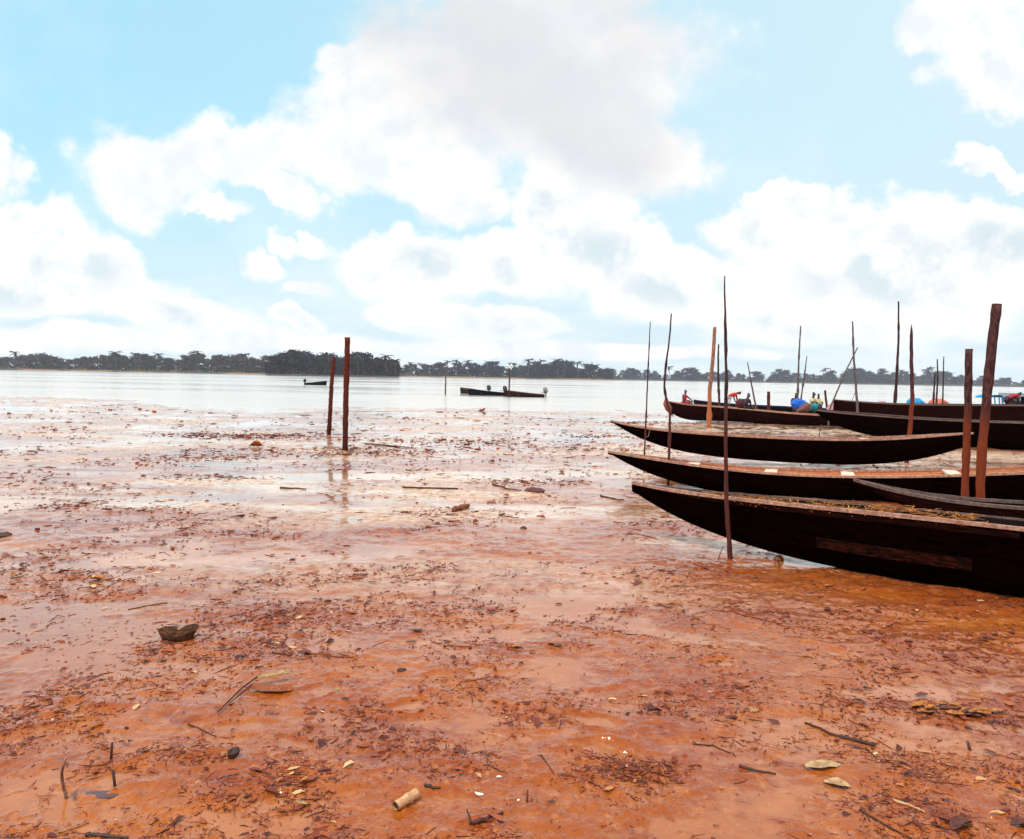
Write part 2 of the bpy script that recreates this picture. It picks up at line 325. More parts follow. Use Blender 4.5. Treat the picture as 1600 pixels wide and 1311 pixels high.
# ------------------------------------------------------------------ the mud flat, one sheet out to the horizon
def build_mud():
    r1 = 1/np.linspace(1/2.3, 1/75., 900); r0 = np.array([.25, .6, 1.0, 1.4, 1.75, 2.05]); r2 = np.array([85, 100, 130, 180, 260, 400, 700, 1200, 2000, 2500])
    R = np.concatenate([r0, r1, r2]); fa = np.radians(36)
    A = np.concatenate([np.linspace(-np.pi, -fa, 90, endpoint=False), np.linspace(-fa, fa, 1150, endpoint=False), np.linspace(fa, np.pi, 90, endpoint=False)])
    nr, na = len(R), len(A); RR, AA = np.meshgrid(R, A, indexing='ij'); x = (RR*np.sin(AA)).ravel(); y = (RR*np.cos(AA)).ravel()
    z, wet, d = mud(x, y, True)
    V = np.stack([x, y, z], 1); V = np.vstack([V, [[0, 0, gz(0, 0)]]])
    i = np.arange(nr-1)[:, None]*na; j = np.arange(na)[None, :]; j2 = (j+1) % na
    Q = np.stack([i+j, i+na+j, i+na+j2, i+j2], -1).reshape(-1, 4)
    cen = len(V)-1; jj = np.arange(0, na, 2); Qc = np.stack([jj, (jj+1) % na, (jj+2) % na, np.full(len(jj), cen)], 1)
    o = np_mesh('ground', V, np.vstack([Q, Qc[:, ::-1]]), MUD, True, {'wet': np.append(wet, 0), 'lift': np.append(d, 0), 'wet_glare': np.append(wet_glare(x, y), 0)})
    tag(o, 'flat of wet red brown river mud with pools of water', kind='structure')
build_mud()
w = MB(); n = 96; w.v = [(2450*math.cos(2*math.pi*i/n), 2450*math.sin(2*math.pi*i/n), WL) for i in range(n)]; w.f = [tuple(range(n))]
tag(w.build('water', WATER), 'pale calm river reflecting the clouds', kind='structure')

# ------------------------------------------------------------------ litter on the mud (uncountable)
NB = 0
def field(n, rmin, rmax, kk):        # places on the mud, thinning out with distance, bunched in drifts
    out = []; need = n
    while need > 0:
        m_ = n*6; u = RS.uniform(-.74, .74, m_); inv = RS.uniform(1/rmax, 1/rmin, m_); r = 1/inv; x = r*u; y = r
        dens = np.clip(.26 + 2.2*fbm(x+30, y*1.0, 2.1, 4, .6)+1.3*fbm(x, y, .45, 3), .02, 1)
        sh = np.interp(u, _SU, _SY); pl, wet, d = mud(x, y, True)
        dens *= np.where(y > sh+1, 0, 1)*np.where(wet > .5, .28, 1)
        k = RS.rand(m_) < dens; P = np.stack([x[k], y[k], pl[k]], 1)[:need]; out.append(P); need -= len(P)
    return np.vstack(out)
def drift(specs):                    # dense patches seen in the photo: px, py, radii in metres, count
    out = []
    for px, py, rx, ry, n in specs:
        c = gp(px, py); x = c.x+RS.normal(0, rx*.5, n); y = c.y+RS.normal(0, ry*.5, n); out.append(np.stack([x, y, mud(x, y)], 1))
    return np.vstack(out)
DR = [(1000,1205,.20,.10,260),(950,1185,.12,.06,80),(410,680,2.2,1.2,260),(560,705,2.0,1.3,260),(340,745,.9,.5,60),(100,790,.6,.3,40),(820,752,1.0,.5,80),(330,715,1.4,.7,70),
      (440,965,.30,.18,90),(430,910,.4,.2,50),(1100,705,.8,.6,40),(1000,660,2.0,1.5,60),(720,690,4,1.6,140),(880,700,3,1.4,110),(950,680,2,1.2,60),(380,835,.7,.3,50),(170,905,.35,.15,40),
      (560,900,.5,.25,50),(1450,905,1.0,.12,120),(1350,895,.8,.1,70),(1180,1160,.25,.1,50),(1300,1090,.2,.1,30),(330,1190,.12,.05,30),(460,1225,.1,.06,25)]
def twigs(P, L, Rr, seed, flatl=False):
    global RS; rs = np.random.RandomState(seed); n = len(P); th = rs.rand(n)*2*np.pi*.5 + (rs.rand(n)-.5); ln = L(n, P, rs); rad = Rr(n, P, rs)
    d = np.stack([np.cos(th), np.sin(th)*1., rs.normal(0, .10, n)], 1); d /= np.linalg.norm(d, axis=1)[:, None]
    sd = np.stack([-d[:, 1], d[:, 0], np.zeros(n)], 1); up = np.cross(d, sd)
    t = np.array([-.5, -.17, .17, .5]); bend = rs.normal(0, .16, n); wv = np.array([.7, 1., .85, .4])
    V = []
    for i in range(4):
        c = P + d*(t[i]*ln)[:, None] + sd*(bend*ln*(.25-t[i]**2)*4*.5)[:, None] + np.array([0, 0, 1])*(rad*rs.uniform(-.5, .9, n))[:, None]
        if i in (1, 2): c = c + sd*(rs.normal(0, .05, n)*ln)[:, None]
        for k in range(3):
            a = 2*np.pi*k/3+.5; V.append(c + (sd*np.cos(a) + up*np.sin(a))*(rad*wv[i])[:, None])
    V = np.stack(V, 1).reshape(-1, 3); fs = []
    for i in range(3):
        for k in range(3): fs.append((i*3+k, i*3+(k+1) % 3, i*3+3+(k+1) % 3, i*3+3+k))
    Fq = (np.arange(n)[:, None, None]*12 + np.array(fs)[None]).reshape(-1, 4); return V, Fq
def lumps(P, size, seed, flat):
    rs = np.random.RandomState(seed); n = len(P); phi = (1+5**.5)/2
    rows = []
    for ring, (z, r, m_) in enumerate(((-.5, .75, 6), (.15, 1., 6), (.7, .6, 6))):
        for k in range(6): a = 2*np.pi*(k+.5*(ring % 2))/6; rows.append((r*np.cos(a), r*np.sin(a), z))
    B = np.array(rows); s = size(n, P, rs); th = rs.rand(n)*np.pi; ax = rs.uniform(.35, 1, n)
    J = B[None]*(1+rs.normal(0, .22, (n, 18, 1))); J[:, :, 1] *= ax[:, None]; J[:, :, 2] *= flat*(.5+rs.rand(n))[:, None]
    c, s_ = np.cos(th)[:, None], np.sin(th)[:, None]; X_ = J[:, :, 0]*c-J[:, :, 1]*s_; Yv = J[:, :, 0]*s_+J[:, :, 1]*c
    V = np.stack([X_, Yv, J[:, :, 2]], 2)*s[:, None, None] + P[:, None]; fs = []
    for i in range(2):
        for k in range(6): fs.append((i*6+k, i*6+(k+1) % 6, i*6+6+(k+1) % 6, i*6+6+k))
    fs += [(12, 13, 14, 15), (12, 15, 16, 17)]
    return V.reshape(-1, 3), (np.arange(n)[:, None, None]*18 + np.array(fs)[None]).reshape(-1, 4)
def leaves(P, size, seed):
    rs = np.random.RandomState(seed); n = len(P); s = size(n, P, rs); th = rs.rand(n)*2*np.pi; w_ = rs.uniform(.25, .6, n)
    B = np.array([(-1, 0), (-.45, -.8), (.45, -.75), (1, 0), (.4, .85), (-.5, .7)])
    J = B[None]*(1+rs.normal(0, .2, (n, 6, 1))); J[:, :, 1] *= w_[:, None]; c, s_ = np.cos(th)[:, None], np.sin(th)[:, None]
    z = rs.uniform(.0, .5, (n, 6)) + np.abs(J[:, :, 1])*rs.uniform(-.3, 1.2, n)[:, None]
    V = np.stack([J[:, :, 0]*c-J[:, :, 1]*s_, J[:, :, 0]*s_+J[:, :, 1]*c, z*.6], 2)*s[:, None, None] + P[:, None]
    V[:, :, 2] += .002
    return V.reshape(-1, 3), (np.arange(n)[:, None, None]*6 + np.array([(0, 1, 2, 3), (0, 3, 4, 5)])[None]).reshape(-1, 4)
def litmat(name, stops, rough=.5):
    def f(t, b): t.put(b.inputs['Base Color'], t.ramp(island(t), stops)); 
    return mat(name, None, rough, .5, f)
M_TW = litmat('soaked_twig', [(0, (.03, .006, .004)), (.25, (.10, .016, .007)), (.7, (.22, .038, .014)), (1, (.38, .10, .035))], .8)
M_CL = litmat('dark_mud_crumb', [(0, (.05, .008, .005)), (.25, (.14, .020, .008)), (.7, (.30, .048, .013)), (1, (.42, .09, .022))], .7)
M_LF = litmat('litter_leaf', [(0, (.06, .010, .006)), (.45, (.20, .030, .010)), (.88, (.38, .08, .02)), (.95, (.55, .20, .05)), (1, (.8, .5, .25))], .7)
q = lambda P: P[:, 1]
def rr_(k0, k1): return lambda n, P, rs: (k0 + k1*q(P))*np.minimum(.45*(rs.rand(n)+.02)**-.55, 3.6)
Pt = np.vstack([field(9500, 2.4, 38, 1), drift([(a, b, c, d, int(e*1.1)) for a, b, c, d, e in DR])])
V, Fq = twigs(Pt, rr_(.022, .0085), lambda n, P, rs: (.0007+.00036*q(P))*rs.uniform(.5, 1.7, n), 5)
tag(np_mesh('twig_litter', V, Fq, M_TW), 'dark soaked twigs and fibres scattered over the mud', 'twigs', kind='stuff')
Pt = np.vstack([field(13000, 2.4, 42, 1), drift(DR)])
V, Fq = lumps(Pt, lambda n, P, rs: (.0012+.0013*q(P))*np.minimum(.5*(rs.rand(n)+.02)**-.45, 3.), 6, .45)
tag(np_mesh('mud_crumb_litter', V, Fq, M_CL), 'dark red mud crumbs strewn across the wet flat', 'mud crumbs', kind='stuff')
Pt = np.vstack([field(8500, 2.4, 40, 1), drift([(a, b, c, d, e//2) for a, b, c, d, e in DR])])
V, Fq = leaves(Pt, lambda n, P, rs: (.0034+.0021*q(P))*np.minimum(.5*(rs.rand(n)+.02)**-.55, 4.), 8)
tag(np_mesh('leaf_litter', V, Fq, M_LF), 'rotting brown leaf scraps lying on the wet mud', 'leaf scraps', kind='stuff')

# ------------------------------------------------------------------ single things lying on the mud
def gpt(px, py): p = gp(px, py); z = gz(p.x, p.y); p = gp(px, py, z); return Vector((p.x, p.y, gz(p.x, p.y)))
def stick(name, label, pts, rad, m, cat='stick', lift=.5, n=7, group=None, ends=(1, .5), zs=None):
    P = [gpt(*p) for p in pts]; b = MB(); k = 14; Q = []
    for i in range(k+1):
        t = i/k*(len(P)-1); j = min(int(t), len(P)-2); f = t-j; p = P[j].lerp(P[j+1], f); z = max(p.z, gz(p.x, p.y)) + rad*lift
        if zs: z += np.interp(i/k, np.linspace(0, 1, len(zs)), zs)
        Q.append(Vector((p.x+random.gauss(0, rad*.15), p.y+random.gauss(0, rad*.15), z)))
    b.tube(Q, [rad*(ends[0]+(ends[1]-ends[0])*i/k)*random.uniform(.85, 1.15) for i in range(k+1)], n, .12)
    return tag(b.build(name, m, None, True, P[0]), label, cat, group)
def upright(name, label, pts, Y, rad, m, cat='stick', n=8, group=None, jit=.08, taper=.5, knots=0, k=26, tip='cut', sink=.25, flare=0.):
    Y = gpt(*max(pts, key=lambda q: q[1])).y if Y is None else Y; P = [at(px, py, Y) for px, py in pts]; P.sort(key=lambda p: -p.z); base = P[-1]; g = gz(base.x, base.y)
    d = (P[-1]-P[-2]).normalized(); P.append(base + Vector((d.x, d.y, 0))*sink*.3 + Vector((0, 0, min(0, g-base.z) - sink)))
    L = [0]
    for a, b_ in zip(P, P[1:]): L.append(L[-1]+(b_-a).length)
    Q = []; R = []; kn = [random.uniform(.1, .85) for _ in range(knots)]
    for i in range(k+1):
        s = L[-1]*i/k; j = max(0, min(len(P)-2, sum(1 for x in L if x <= s)-1)); f = (s-L[j])/(L[j+1]-L[j]); p = P[j].lerp(P[j+1], f)
        r = rad*(taper+(1-taper)*(i/k)**.8)*random.uniform(1-jit*.5, 1+jit*.5)
        for q_ in kn:
            if abs(i/k-q_) < .6/k: r *= 1.35 if rad < .03 or Y > 25 else 1.08
        if tip == 'point' and i == 0: r *= .15
        if tip == 'point' and i == 1: r *= .75
        Q.append(p + Vector((random.gauss(0, rad*.05), random.gauss(0, rad*.05), 0))); R.append(r)
    b = MB(); b.tube(Q, R, n, jit)
    o = b.build(name, m, None, True, (base.x, base.y, g)); return tag(o, label, cat, group)

# ragged split block
p = gpt(276, 1000); s = 3.9/1250
b = MB()
def chunk(b, out2, z0, z1, jit=.004):
    lo = [Vector((x, y, z0)) for x, y in out2]; mid = [Vector((x*1.03, y*1.03, (z0+z1)*.5)) for x, y in out2]
    hi = [Vector((x*.96, y*.96, z1+random.uniform(-jit, jit))) for x, y in out2]; c = Vector((sum(v.x for v in hi)/len(hi), sum(v.y for v in hi)/len(hi), z1+jit))
    n = len(lo); b.loft([lo, mid, hi], True); b.add(hi+[c], [(i, (i+1) % n, n) for i in range(n)])
Yr = p.y
def lr(x, y, z): return Vector((p.x+x, p.y+y, p.z+z))
left = [(-.118, .03, .055), (-.098, .055, .06), (-.03, .06, .062), (.006, .02, .046), (.006, -.05, .030), (-.06, -.035, .040), (-.112, -.0, .048)]
right = [(.002, .02, .05), (.03, .055, .07), (.085, .065, .078), (.122, .045, .075), (.118, .0, .060), (.075, -.04, .050), (.012, -.055, .030)]
bt = MB()
for part in (left, right):
    top = [lr(x, y, z) for x, y, z in part]; bot = [lr(x*.62, y*.45-.01, -.02) for x, y, z in part]; mid = [a.lerp(b2, .35)+Vector((0, -.004, 0)) for a, b2 in zip(top, bot)]
    nn = len(top); b.loft([bot, mid, top], True); c = sum(top, Vector())/nn + Vector((0, 0, .004)); bt.add(top+[c], [(i, (i+1) % nn, nn) for i in range(nn)])
blk = b.build('broken_block', ROT, None, False, p); bt.v = [tuple(Vector(v)-Vector(p)) for v in bt.v]; bto = bt.build('top_face', wood('ochre_worn_top', (.020, .006, .003), (.16, .045, .010), .8, .2, 2)); bto.parent = blk
tag(blk, 'dark split block with an ochre top lying alone in a puddle', 'block')

# bamboo piece, part-buried
A_, B_ = gpt(618, 1268), gpt(650, 1248); th = empty('bamboo_piece', A_, 'short hollow tan bamboo offcut with a dark open end', 'bamboo')
b = MB(); ax = (B_-A_); up = Vector((0, 0, .020)); prof = [(0, .0175), (.12, .018), (.45, .0165), (.62, .019), (.68, .017), (1, .0185)]
b.tube([A_+up+ax*t for t, r in prof], [r for t, r in prof], 14, .02, cap=False)
b.tube([A_+up+ax*t for t, r in prof[::-1]], [r*.78 for t, r in prof[::-1]], 14, 0, cap=False); b.build('culm', BAMB, th, True)
b = MB(); b.tube([A_+up+ax*.05, A_+up+ax*.06], [.0165, .0165], 14); b.build('bore_shade_disc', ROT, th)  # dark disc set in as painted shade inside the bore
b = MB(); b.tube([A_+up+ax*.60, A_+up+ax*.66], [.0205, .0205], 14); b.build('node_ring', BAMB, th)

def wedge_log(name, label, pa, pb, rad, m, cat, tap=(1, .6), n=9, lift=.6):
    A_, B_ = gpt(*pa), gpt(*pb); b = MB(); k = 8
    b.tube([A_.lerp(B_, i/k)+Vector((0, 0, rad*lift)) for i in range(k+1)], [rad*(tap[0]+(tap[1]-tap[0])*i/k)*random.uniform(.85, 1.1)*(1 if 0 < i < k else .7) for i in range(k+1)], n, .1, .8)
    return tag(b.build(name, m, None, True, A_), label, cat)
wedge_log('wood_offcut', 'tapered brown wood offcut with a pale cut face in mid flat', (708, 800), (733, 793), .045, wood('offcut_wood', (.12, .03, .015), (.36, .12, .05)), 'wood')
def leaf(name, label, px, py, L, wd, rot, m, curl=.5, cat='leaf', seed=0, lobes=1.):
    rs = random.Random(seed); c = gpt(px, py); b = MB(); rows = []; k = 9
    for i in range(k+1):
        t = i/k; w_ = wd*math.sin(math.pi*min(max(t*.94+.03, 0), 1))**.7*(1+rs.uniform(-.18, .18)); cx = (t-.5)*L; arch = curl*L*.22*math.sin(math.pi*t)
        row = []
        for q_ in (-1, -.5, 0, .5, 1):
            x, y = cx+rs.uniform(-.02, .02)*L, q_*w_*.5; z = .004 + arch*abs(q_)**1.5 + rs.uniform(0, .05)*wd + (1-abs(q_))*.004
            row.append(c + Vector((x*math.cos(rot)-y*math.sin(rot), x*math.sin(rot)+y*math.cos(rot), z)))
        rows.append(row)
    up_ = [[v+Vector((0, 0, .0015)) for v in r] for r in rows]; b.loft(up_); b.loft([r[::-1] for r in rows])
    return tag(b.build(name, m, None, True, c), label, cat)
leaf('fallen_leaf', 'yellow leaf standing up beyond the debris drift, left of the two posts', 400, 698, .30, .30, .2, YEL, 1.8, seed=1)
leaf('fallen_leaf', 'narrow yellow leaf tipped upright on the pale wet mud', 318, 699, .12, .22, 1.3, YEL, 1.8, seed=2)
leaf('fallen_leaf', 'curled ochre leaf by the left edge of the flat', 25, 902, .07, .09, 1.2, YEL, 1.5, seed=3)
leaf('fallen_leaf', 'pale yellow leaf caught on a drift of twigs', 153, 907, .13, .08, .1, YEL, 1.0, seed=4)
leaf('fallen_leaf', 'small round rust red leaf on smooth mud mid flat', 768, 953, .065, .06, .1, mat('rust_leaf', (.32, .035, .01), .35), .25, seed=5)
leaf('fallen_leaf', 'small bright yellow leaf beside brown twigs, right of middle', 1178, 1111, .035, .05, .9, PALE, 1., seed=6)
leaf('fallen_leaf', 'large pale torn leaf with a yellow edge', 1285, 1198, .16, .07, .15, PALE, .25, seed=8)
leaf('fallen_leaf', 'whitish crumpled leaf below the large pale torn one', 1308, 1228, .10, .06, -.4, PALE, .5, seed=9)
leaf('fallen_leaf', 'pale stone-like leaf right of the long curled palm leaf', 528, 1078, .03, .03, .9, PALE, .4, seed=10)
leaf('fallen_leaf', 'tan leaf scrap at the lower edge left of the bamboo', 472, 1257, .02, .045, 1.2, PALE, .6, seed=11)
leaf('fallen_leaf', 'dark shiny curled leaf near the lower right corner', 1502, 1292, .12, .05, .5, DKLEAF, 1., seed=12)
leaf('fallen_leaf', 'dark leaf at the right edge beside the shiny curled one', 1594, 1290, .08, .045, .2, DKLEAF, 1., seed=13)
leaf('fallen_leaf', 'brown leaf flat in the mud below the split block', 410, 1102, .0, .0, 0, DKLEAF, .2, seed=14) if 0 else None
leaf('fallen_leaf', 'golden leaf bit under the twig drift above the rust leaf', 643, 1003, .06, .04, .3, YEL, .6, seed=15)
# long curled palm leaf with a pale strip
th = empty('curled_palm_leaf', gpt(410, 1088), 'long curled palm leaf with a pale upper strip and ribbed tail', 'palm leaf')
b = MB(); rows = []
for i, (px, py, wv, zz_) in enumerate([(343, 1114, .012, .002), (362, 1100, .028, .01), (380, 1086, .045, .02), (395, 1077, .055, .03), (420, 1080, .07, .030), (445, 1080, .065, .022), (468, 1078, .02, .008)]):
    c = gpt(px, py); rows.append([c+Vector((q_*.15*wv, q_*wv*.5, zz_*(1-q_*q_*.6)+.003)) for q_ in (-1, -.6, -.2, .2, .6, 1)])
b.loft(rows); b.build('blade', wood('brown_leaf_blade', (.20, .04, .012), (.46, .12, .03), .6, .4, 6), th, True)
b = MB(); A_ = [gpt(404, 1072), gpt(422, 1068), gpt(440, 1064), gpt(455, 1063)]
b.loft([[c+Vector((0, q_*.018, .045+.012*(1-q_*q_))) for q_ in (-1, 0, 1)] for c in A_]); b.loft([[c+Vector((0, q_*.018, .041+.012*(1-q_*q_))) for q_ in (1, 0, -1)] for c in A_]); b.build('pale_strip', PALE, th, True)
b = MB(); A_ = [gpt(340, 1116), gpt(360, 1101), gpt(380, 1085), gpt(402, 1072)]; b.tube([a+Vector((0, 0, .012+.012*i)) for i, a in enumerate(A_)], [.003, .004, .005, .004], 6); b.build('rib', ROT, th, True)
# heap of yellow dead leaves
th = empty('leaf_heap', gpt(1490, 1112), 'flattened heap of ochre dead leaves on the right of the flat', 'leaf heap'); c0 = th.location
for i in range(16):
    b = MB(); a = random.uniform(0, 6.28); rr = random.random()**.5; cx, cy = c0.x+.19*rr*math.cos(a), c0.y+.085*rr*math.sin(a); g = gz(cx, cy); rot = random.uniform(-.7, .7); L = random.uniform(.07, .13); wd = L*.42; rows = []
    for k in range(8):
        t = k/7; w_ = wd*math.sin(math.pi*(.06+.88*t))**.8*random.uniform(.8, 1.2); rows.append([])
        for q_ in (-1, -.3, .3, 1):
            x = (t-.5)*L; y = q_*w_*.5; rows[-1].append(Vector((cx+x*math.cos(rot)-y*math.sin(rot), cy+x*math.sin(rot)+y*math.cos(rot), g+.004+.0010*i*(1-rr*.6)+.006*q_*q_+random.uniform(0, .006))))
    b.loft(rows); b.build('leaf', YEL if i % 4 else DKLEAF, th, True)
# shells and plastic
def shell(label, px, py, r, rot):
    c = gpt(px, py); b = MB(); rows = []
    for i in range(7):
        t = i/6; a = rot+t*2.6; rows.append([c+Vector((math.cos(a)*r*(1-.35*q_*q_)*1.0+0, math.sin(a)*r*.62, .004+.35*r*(1-q_*q_)*math.sin(math.pi*(.1+.8*t)))) + Vector((math.cos(a)*q_*r*.28, math.sin(a)*q_*r*.28, 0)) for q_ in (-1, -.5, 0, .5, 1)])
    b.loft(rows); b.loft([[v-Vector((0, 0, .002)) for v in r_][::-1] for r_ in rows]); return tag(b.build('shell', SHELL, None, True, c), label, 'shell')
shell('white crescent shell open to the right near the lower edge', 750, 1240, .020, 2.9)
shell('small white shell chip just above the crescent shell', 780, 1216, .011, .5)
shell('tiny white shell chip below the blue scrap', 812, 1252, .009, 1.5)

# sticks lying about
stick('stick', 'long tapering brown stick lying on the right, left of the leaf heap', [(1258, 1130), (1300, 1148), (1368, 1166)], .0085, ROT, ends=(.6, 1.))
stick('stick', 'thin twig beneath the right end of the long tapering stick', [(1352, 1168), (1370, 1186)], .0035, ROT)
stick('stick', 'straight brown stick running off the lower right edge', [(1342, 1266), (1375, 1285), (1425, 1312)], .0055, ROT)
stick('stick', 'short tan stick above the straight one at lower right', [(1396, 1252), (1420, 1259), (1446, 1270)], .006, BAMB)
stick('stick', 'black twig ending in a knob, right of the dark twig tangle', [(1155, 1198), (1180, 1204), (1212, 1210)], .0055, ROT, ends=(1.5, .6))
stick('stick', 'thin black forked twig reaching towards the twig tangle', [(1082, 1163), (1115, 1166), (1150, 1183)], .0035, ROT)
stick('stick', 'bark sliver pointing at the white crescent shell', [(735, 1287), (730, 1265)], .004, ROT)
stick('stick', 'flat dark bark strip slanting up at the lower edge', [(737, 1289), (762, 1281), (786, 1270)], .009, wood('bark_strip', (.06, .015, .012), (.16, .05, .04)))
stick('stick', 'short black stick above the bamboo offcut', [(665, 1228), (678, 1232), (688, 1229)], .0075, ROT)
stick('stick', 'pale straight reed in the lower left corner', [(90, 1303), (139, 1287)], .0035, PALE)
stick('stick', 'dark heavy stick cut off by the lower left edge', [(134, 1306), (200, 1311)], .009, ROT)
stick('stick', 'long thin straight stick lying mid flat beside the pale pool', [(630, 762), (670, 763), (716, 764)], .018, ROT, ends=(.8, .7))
stick('stick', 'curved stick just right of the left posts', [(570, 694), (600, 696), (640, 700)], .02, ROT)
stick('stick', 'curved thin stick left of the red mud clump mid flat', [(770, 757), (790, 763), (815, 767)], .014, ROT)
stick('stick', 'short straight stick left of the two posts on shining mud', [(438, 763), (478, 765)], .016, ROT)
stick('stick', 'bent stick on the pale mud in front of the three bows', [(938, 775), (965, 782), (975, 781)], .012, ROT)
stick('stick', 'thin twig lying left of the dark split block', [(200, 953), (228, 947), (262, 942)], .004, ROT)
stick('stick', 'thin straight twig between the split block and the curled palm leaf', [(425, 1020), (455, 1026)], .005, ROT)
stick('stick', 'long fine rusty twig right of the split block', [(476, 1021), (520, 1026), (560, 1028)], .005, wood('rusty_twig', (.2, .04, .02), (.3, .08, .03)))
stick('stick', 'fine dark twig slanting below the curled palm leaf', [(294, 1132), (320, 1143), (338, 1152)], .0035, ROT)
stick('stick', 'fine twig with a small leaf left of the plastic scrap', [(755, 1195), (775, 1202), (793, 1208)], .0025, ROT)
stick('stick', 'short twig standing beside the shells', [(823, 1252), (825, 1234)], .004, ROT)
stick('stick', 'long fine straight twig through the twig tangle', [(940, 1203), (970, 1210), (1010, 1226)], .004, ROT)
stick('stick', 'dark twig slanting left of the twig tangle', [(846, 1182), (856, 1196), (866, 1210)], .003, ROT)
stick('stick', 'rusty stick resting in front of the nearest canoe', [(1125, 955), (1160, 962), (1218, 974)], .006, wood('rusty_twig_b', (.2, .04, .02), (.3, .08, .03)))
# upright bits
upright('upright_stick', 'short black stick standing beyond the dark mat', [(175, 1160), (173, 1185)], None, .009, ROT, k=8)
upright('upright_stick', 'stubby black stick standing at the end of the dark mat', [(177, 1203), (180, 1228)], None, .009, ROT, k=6)
upright('upright_stick', 'bent grey brown stick leaning up out of the mud at lower left', [(103, 1184), (96, 1205), (98, 1225), (104, 1248)], None, .0085, wood('bent_stick', (.10, .03, .02), (.5, .26, .15)), k=14)
upright('mud_stump', 'dark stub poking up right of the long brown stick', [(1512, 1158), (1516, 1172)], None, .012, DKLEAF, 'stump', k=6)
upright('upright_twig', 'small dark twig standing on bare mud, centre of the flat', [(737, 1084), (738, 1098)], None, .005, ROT, 'twig', k=6)
upright('upright_twig', 'tiny dark twig standing above the bamboo offcut', [(697, 1162), (698, 1171)], None, .005, ROT, 'twig', k=6)
def lump(name, label, px, py, rx, ry, h, m, cat):
    c = gpt(px, py); b = MB(); n = 11; rows = []
    for t, zf in ((1., 0), (1.05, .35), (.85, .75), (.45, 1.)):
        rows.append([c+Vector((rx*t*math.cos(a)*random.uniform(.85, 1.15), ry*t*math.sin(a)*random.uniform(.85, 1.15), -.006+h*zf*random.uniform(.8, 1.15))) for a in (6.283*i/n for i in range(n))])
    b.loft(rows, True, True); return tag(b.build(name, m, None, False, c), label, cat)
lump('mud_clod', 'flat dark glossy mat of mud between the two standing sticks', 148, 1241, .085, .03, .008, mat('dark_purple_mud', (.11, .045, .04), .3), 'mud clod')
lump('mud_clod', 'black pebble-like clod on smooth mud right of centre', 981, 1116, .011, .016, .012, ROT, 'mud clod')
lump('mud_clod', 'black clod left of centre below the long rusty twig', 628, 1047, .025, .018, .018, ROT, 'mud clod')
lump('mud_clod', 'thin purple mat of mud right of the split block', 483, 998, .10, .035, .006, mat('dark_purple_mud_b', (.14, .05, .045), .3), 'mud clod')
lump('mud_clod', 'dark clump at the left edge on shining mud', 5, 836, .09, .06, .04, ROT, 'mud clod')
lump('mud_clod', 'dark red clump mid flat at the end of a curved stick', 835, 768, .13, .1, .06, DKLEAF, 'mud clod')
lump('mud_clod', 'small dark clod under the bow of the second canoe', 1011, 764, .05, .05, .03, ROT, 'mud clod')
lump('mud_clod', 'orange clod beside the foot of the tall front pole', 1216, 876, .045, .04, .05, mat('orange_mud', (.22, .05, .012), .5), 'mud clod')
lump('mud_clod', 'small black clod on the pale pool mid flat', 818, 826, .035, .03, .03, ROT, 'mud clod')
lump('plastic_scrap', 'tiny blue plastic scrap between the white shells', 797, 1228, .007, .006, .003, BLUEP, 'plastic scrap')
# hollow broken shell-like cup
th = gpt(365, 1183); b = MB(); rows = []
for t, r, z in ((0, .010, .002), (1, .021, .010), (2, .026, .024), (3, .025, .036), (4, .021, .034), (5, .019, .022)):
    rows.append([th+Vector((r*math.cos(a), r*.8*math.sin(a), z+.006*math.sin(a+1))) for a in (6.283*i/10 for i in range(10))])
b.loft(rows, True, True); tag(b.build('broken_cup', ROT, None, True, th), 'dark broken nut husk with a pale rim left of the lower middle', 'husk')

# ------------------------------------------------------------------ posts and poles
G1 = 'thick mooring posts'; G2 = 'thin mooring poles'
upright('mooring_post', 'tall straight red brown post, the taller of the left pair', [(543, 527), (541, 600), (539, 702)], 16.9, .058, BARKR, 'post', 12, G1, .06, .95, 3)
upright('mooring_post', 'shorter pointed red brown post, left of its taller partner', [(522, 556), (518, 600), (514, 678)], 21.2, .058, BARKR, 'post', 10, G1, .08, .85, 2, tip='point')
upright('mooring_post', 'short thick flat-topped post in front of the second canoe', [(1514, 545), (1512, 640), (1507, 788)], 9.15, .041, BARK, 'post', 14, G1, .09, .95, 3)
upright('mooring_post', 'thickest post with grey ragged top, leaning right', [(1557, 475), (1550, 540), (1540, 640), (1534, 710), (1531, 790)], 8.95, .046, BARK, 'post', 14, G1, .10, 1.08, 4)
upright('mooring_post', 'slender post cut aslant on top, behind the third canoe', [(1424, 507), (1424, 560), (1426, 620), (1421, 680), (1416, 727)], 16.2, .046, BARK, 'post', 12, G1, .08, .62, 3, tip='point')
upright('mooring_post', 'pale orange stripped post before the boat with people', [(1117, 511), (1114, 560), (1109, 610), (1108, 663)], 27.5, .072, BARKO, 'post', 12, G1, .06, .75, 2)
upright('mooring_pole', 'very tall thin pole standing in front of the nearest canoe', [(1132, 431), (1133.5, 520), (1135, 600), (1133.5, 700), (1136, 800), (1141, 873)], 7.15, .0235, POLE, 'pole', 9, G2, .10, .22, 5, 34)
upright('mooring_pole', 'curved pole bending at the bow of the boat with people', [(1049, 490), (1046, 530), (1040, 575), (1038, 605), (1041, 625), (1047, 645), (1046, 690), (1044, 759)], 12., .022, POLE, 'pole', 8, G2, .10, .42, 3, 34)
upright('mooring_pole', 'thinnest pole leaning at the tips of the second and third canoes', [(1016, 503), (1013, 570), (1010, 640), (1007, 708)], 14.6, .017, POLE, 'pole', 7, G2, .10, .45, 3)
upright('mooring_pole', 'knotty thin pole behind the pale orange post', [(1122.5, 538), (1122, 580), (1124, 634)], 34, .055, POLE, 'pole', 7, G2, .12, .6, 3)
